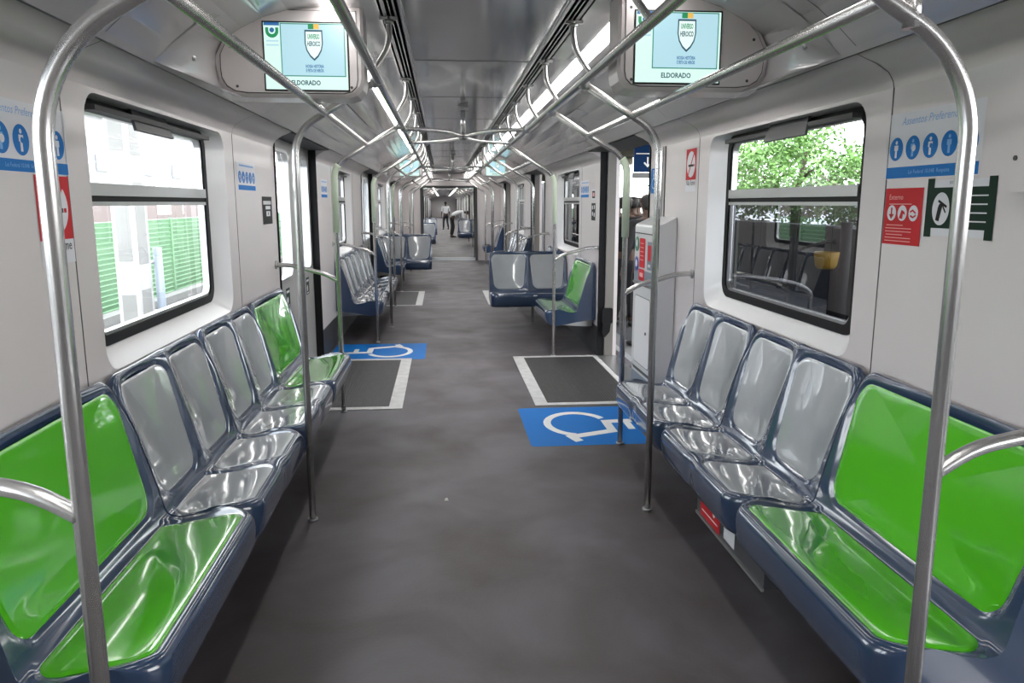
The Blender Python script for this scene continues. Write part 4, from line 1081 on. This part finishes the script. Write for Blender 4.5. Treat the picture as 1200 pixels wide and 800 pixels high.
# ------------------------------------------------------------------ outside, right: platform, parapet, trees, sign
m = MB(); m.box((1.76, -12, -1.2), (6.4, 60, -.02), M['platform']); m.box((1.76, -12, -.02), (1.95, 60, -.015), M['concrete']); struct(m.build('ground'))
m = MB(); m.box((6.2, -12, -.02), (6.4, 60, 1.16), M['parapet']); m.box((6.12, -12, 1.14), (6.46, 60, 1.20), M['parapet'])
for k in range(24): m.box((6.1, -10+k*3, -.02), (6.2, -9.8+k*3, 1.16), M['parapet'])
tag(m.build('platform_parapet'), 'dark parapet along the back of the platform, seen through right windows', 'parapet')
m = MB(); m.box((6.4, -30, -1.5), (60, 90, -1.3), M['ballast']); struct(m.build('ground'))
def tree(x, y, zc, rx, rz_, n, label, kinds='platform trees'):
    r = tag(empty('leafy_tree', (x, y, -1.3)), label, 'tree', kinds)
    m = MB(); H = zc+1.3
    m.tube(catm3([(0, 0, 0), (.1, .05, H*.35), (-.05, .1, H*.7), (.1, 0, H+.5)]), [.16-.11*i/15 for i in range(16)], M['bark'], 9)
    tips = []
    for k in range(16):
        a = random.uniform(0, 2*PI); l = random.uniform(.5, 1)*rx; z0 = H*random.uniform(.55, 1.0); e = (l*math.cos(a), l*math.sin(a), z0+random.uniform(.0, .6)*rz_)
        m.tube([(0, 0, z0-.2), (e[0]*.5, e[1]*.5, z0+.05), e], [.05, .035, .012], M['bark'], 6); tips.append(e)
    m.build('trunk', r)
    f = MB(); i = f.idx(M['leaf']); cl = []
    for k in range(90):
        while True:
            p = Vector((random.uniform(-1, 1), random.uniform(-1, 1), random.uniform(-1, 1)))
            if .25 < p.length < 1: break
        cl.append(Vector((p.x*rx, p.y*rx, H+p.z*rz_)))
    for k in range(n):
        c = random.choice(cl); p = c+Vector((random.gauss(0, .22), random.gauss(0, .22), random.gauss(0, .17)))
        d = Vector((random.gauss(0, 1), random.gauss(0, 1), random.gauss(-.3, .7))).normalized(); w = d.cross(Vector((random.gauss(0, 1), random.gauss(0, 1), random.gauss(0, 1)))).normalized()
        L = random.uniform(.07, .15); Wd = L*.28; o = len(f.v)
        f.v += [tuple(p), tuple(p+d*L*.5+w*Wd), tuple(p+d*L), tuple(p+d*L*.5-w*Wd)]; f.f.append((o, o+1, o+2, o+3)); f.mi.append(i); f.sm.append(False)
    f.build('foliage', r)
tree(8.6, 18.6, 2.3, 1.9, 1.25, 8500, 'sunlit leafy tree behind the platform, centred in the near right window')
tree(9.2, 15.0, 1.9, 1.8, 1.15, 7500, 'lower leafy tree at the near end of the right window view')
tree(8.4, 22.6, 2.3, 1.8, 1.3, 7500, 'leafy tree at the far edge of the near right window')
tree(9.6, 28.0, 2.6, 2.2, 1.6, 6000, 'leafy tree farther down the platform behind the canopy')
m = MB(); m.box((1.85, -12, 2.62), (4.3, 45, 2.72), M['canopy'])  # roof's near stretch is out of view, added to cut daylight on the right
for k in range(9):
    m.box((2.1, 11+k*3.6, 2.46), (4.3, 11.12+k*3.6, 2.62), M['canopy'])
r = tag(empty('platform_canopy', (4.1, 11, 0)), 'dark steel platform canopy seen above the people through the open door', 'canopy')
o = m.build('roof', r); o.matrix_parent_inverse = Matrix.Translation((-4.1, -11, 0))
for k in range(4):
    m = MB(); m.tube([(4.1, 13+k*8, -.02), (4.1, 13+k*8, 2.65)], .09, M['canopy'], 12); o = m.build('column', r); o.matrix_parent_inverse = Matrix.Translation((-4.1, -11, 0))
m = MB(); m.box((5.0, 25, -.02), (5.15, 52, 2.62), M['parapet']); tag(m.build('platform_hoarding'), 'tall dark hoarding added far down the platform to darken a right window', 'hoarding')  # added dark wall, blocks the bright view through the farther right window
r = tag(empty('station_sign', (3.1, 11.6, 2.2)), 'dark blue hanging station sign with white line and down arrow, on the platform', 'sign')
tf = axes((0, 0, 0), (1, 0, 0), (0, 0, 1)); m = MB(); m.prism(rect(1.05, .40, .12, .03), tf, .06, M['sign_navy']); m.flat(rect(1.0, .014, .12, .10), tf, .001, M['white'])
m.flat(rect(.022, .12, -.20, -.01), tf, .001, M['white']); m.flat(stroke([(-.255, -.03), (-.20, -.085), (-.145, -.03)], .024), tf, .0015, M['white']); m.build('board', r)
m = MB(); m.box((-.42, .0, -.26), (.66, .06, -.18), M['concrete']); m.build('lower_beam', r)
m = MB()
for x in (-.3, .5): m.tube([(x, .03, .22), (x, .03, .40)], .015, M['canopy'], 8)
m.build('hanger', r)
# yellow litter bin, and a hoop added to stand in for a handrail reflection
r = tag(empty('litter_bin', (3.3, 6.75, -.02)), 'yellow litter bin on a dark post on the platform, seen through the right window', 'bin')
m = MB(); n = 20; vs = []
for z, rr in ((1.00, .075), (1.03, .095), (1.15, .112), (1.155, .105), (1.05, .085)): vs += [(rr*math.cos(2*PI*k/n), rr*math.sin(2*PI*k/n), z) for k in range(n)]
m.add(vs, [(q*n+k, q*n+(k+1) % n, (q+1)*n+(k+1) % n, (q+1)*n+k) for q in range(4) for k in range(n)]+[tuple(range(n))[::-1]], M['yellow'], True); m.build('bucket', r)
m = MB(); m.tube([(.17, 0, 0), (.17, 0, 1.42)], .05, M['parapet'], 12); m.box((.10, -.02, 1.0), (.17, .02, 1.1), M['parapet']); m.build('post', r)
r = tag(empty('reflection_hoop', (3.0, 6.9, -.02)), 'dark hoop beside the yellow bin, added as a handrail reflection', 'rail')
m = MB(); m.tube(catm3([(-.9, 0, 0), (-.9, 0, .75), (-.75, 0, .92), (-.2, 0, .90), (.2, 0, .80), (.25, 0, .6), (.25, 0, 0)]), .022, M['steel_dull'], 10); m.build('hoop', r)
m = MB(); m.box((4.3, 7.2, -.02), (5.0, 8.6, 1.25), M['parapet']); m.box((4.28, 7.18, 1.25), (5.02, 8.62, 1.29), M['seam']); tag(m.build('platform_kiosk'), 'dark metal kiosk on the platform behind the yellow bin', 'kiosk')

# ------------------------------------------------------------------ light
w = bpy.data.worlds.new('sky'); scene.world = w; w.use_nodes = True; nt = w.node_tree; nt.nodes.clear()
out = nt.nodes.new('ShaderNodeOutputWorld'); bg = nt.nodes.new('ShaderNodeBackground'); bg.inputs[1].default_value = 9.0
tc = nt.nodes.new('ShaderNodeTexCoord'); no = nt.nodes.new('ShaderNodeTexNoise'); no.inputs['Scale'].default_value = 1.6; no.inputs['Detail'].default_value = 4
cr = nt.nodes.new('ShaderNodeValToRGB'); cr.color_ramp.elements[0].color = (.82, .90, 1, 1); cr.color_ramp.elements[1].color = (1, 1, 1, 1); cr.color_ramp.elements[0].position = .35; cr.color_ramp.elements[1].position = .6
nt.links.new(tc.outputs['Generated'], no.inputs['Vector']); nt.links.new(no.outputs['Fac'], cr.inputs['Fac']); nt.links.new(cr.outputs['Color'], bg.inputs[0]); nt.links.new(bg.outputs[0], out.inputs[0])
sun = bpy.data.lights.new('sun', 'SUN'); sun.energy = 3.0; sun.angle = math.radians(25); so = bpy.data.objects.new('sun', sun); COL.objects.link(so); so.rotation_euler = (math.radians(38), math.radians(-8), math.radians(40))
# daylight portals in the left window openings (guide the sky's light only)
for y in (3.725, 9.875, 16.025):
    for s in (-1, 1):
        a = bpy.data.lights.new('window_daylight', 'AREA'); a.shape = 'RECTANGLE'; a.size = 1.5; a.size_y = .9; a.cycles.is_portal = True
        ao = bpy.data.objects.new('window_daylight', a); COL.objects.link(ao); ao.location = (s*1.60, y, 1.49); ao.rotation_euler = (0, s*PI/2, 0)
        ao.rotation_euler = Vector((-s, 0, 0)).to_track_quat('-Z', 'Z').to_euler()

# ------------------------------------------------------------------ camera
cam = bpy.data.cameras.new('camera'); co = bpy.data.objects.new('camera', cam); COL.objects.link(co)
cam.sensor_width = 36; cam.lens = 27.0; cam.clip_end = 300; cam.clip_start = .05
th = math.atan(162/900); ps = math.atan(82/900*math.cos(th))
co.location = (-.187, 0, 1.57); co.rotation_euler = (PI/2-th, 0, -ps)
scene.camera = co
scene.view_settings.view_transform = 'Standard'; scene.view_settings.look = 'None'; scene.view_settings.gamma = 1; scene.view_settings.use_curve_mapping = False
scene.view_settings.exposure = 0.14
scene.cycles.use_denoising = True; scene.cycles.max_bounces = 8; scene.cycles.transparent_max_bounces = 16; scene.cycles.caustics_reflective = False; scene.cycles.caustics_refractive = False
scene.cycles.sample_clamp_indirect = 6.
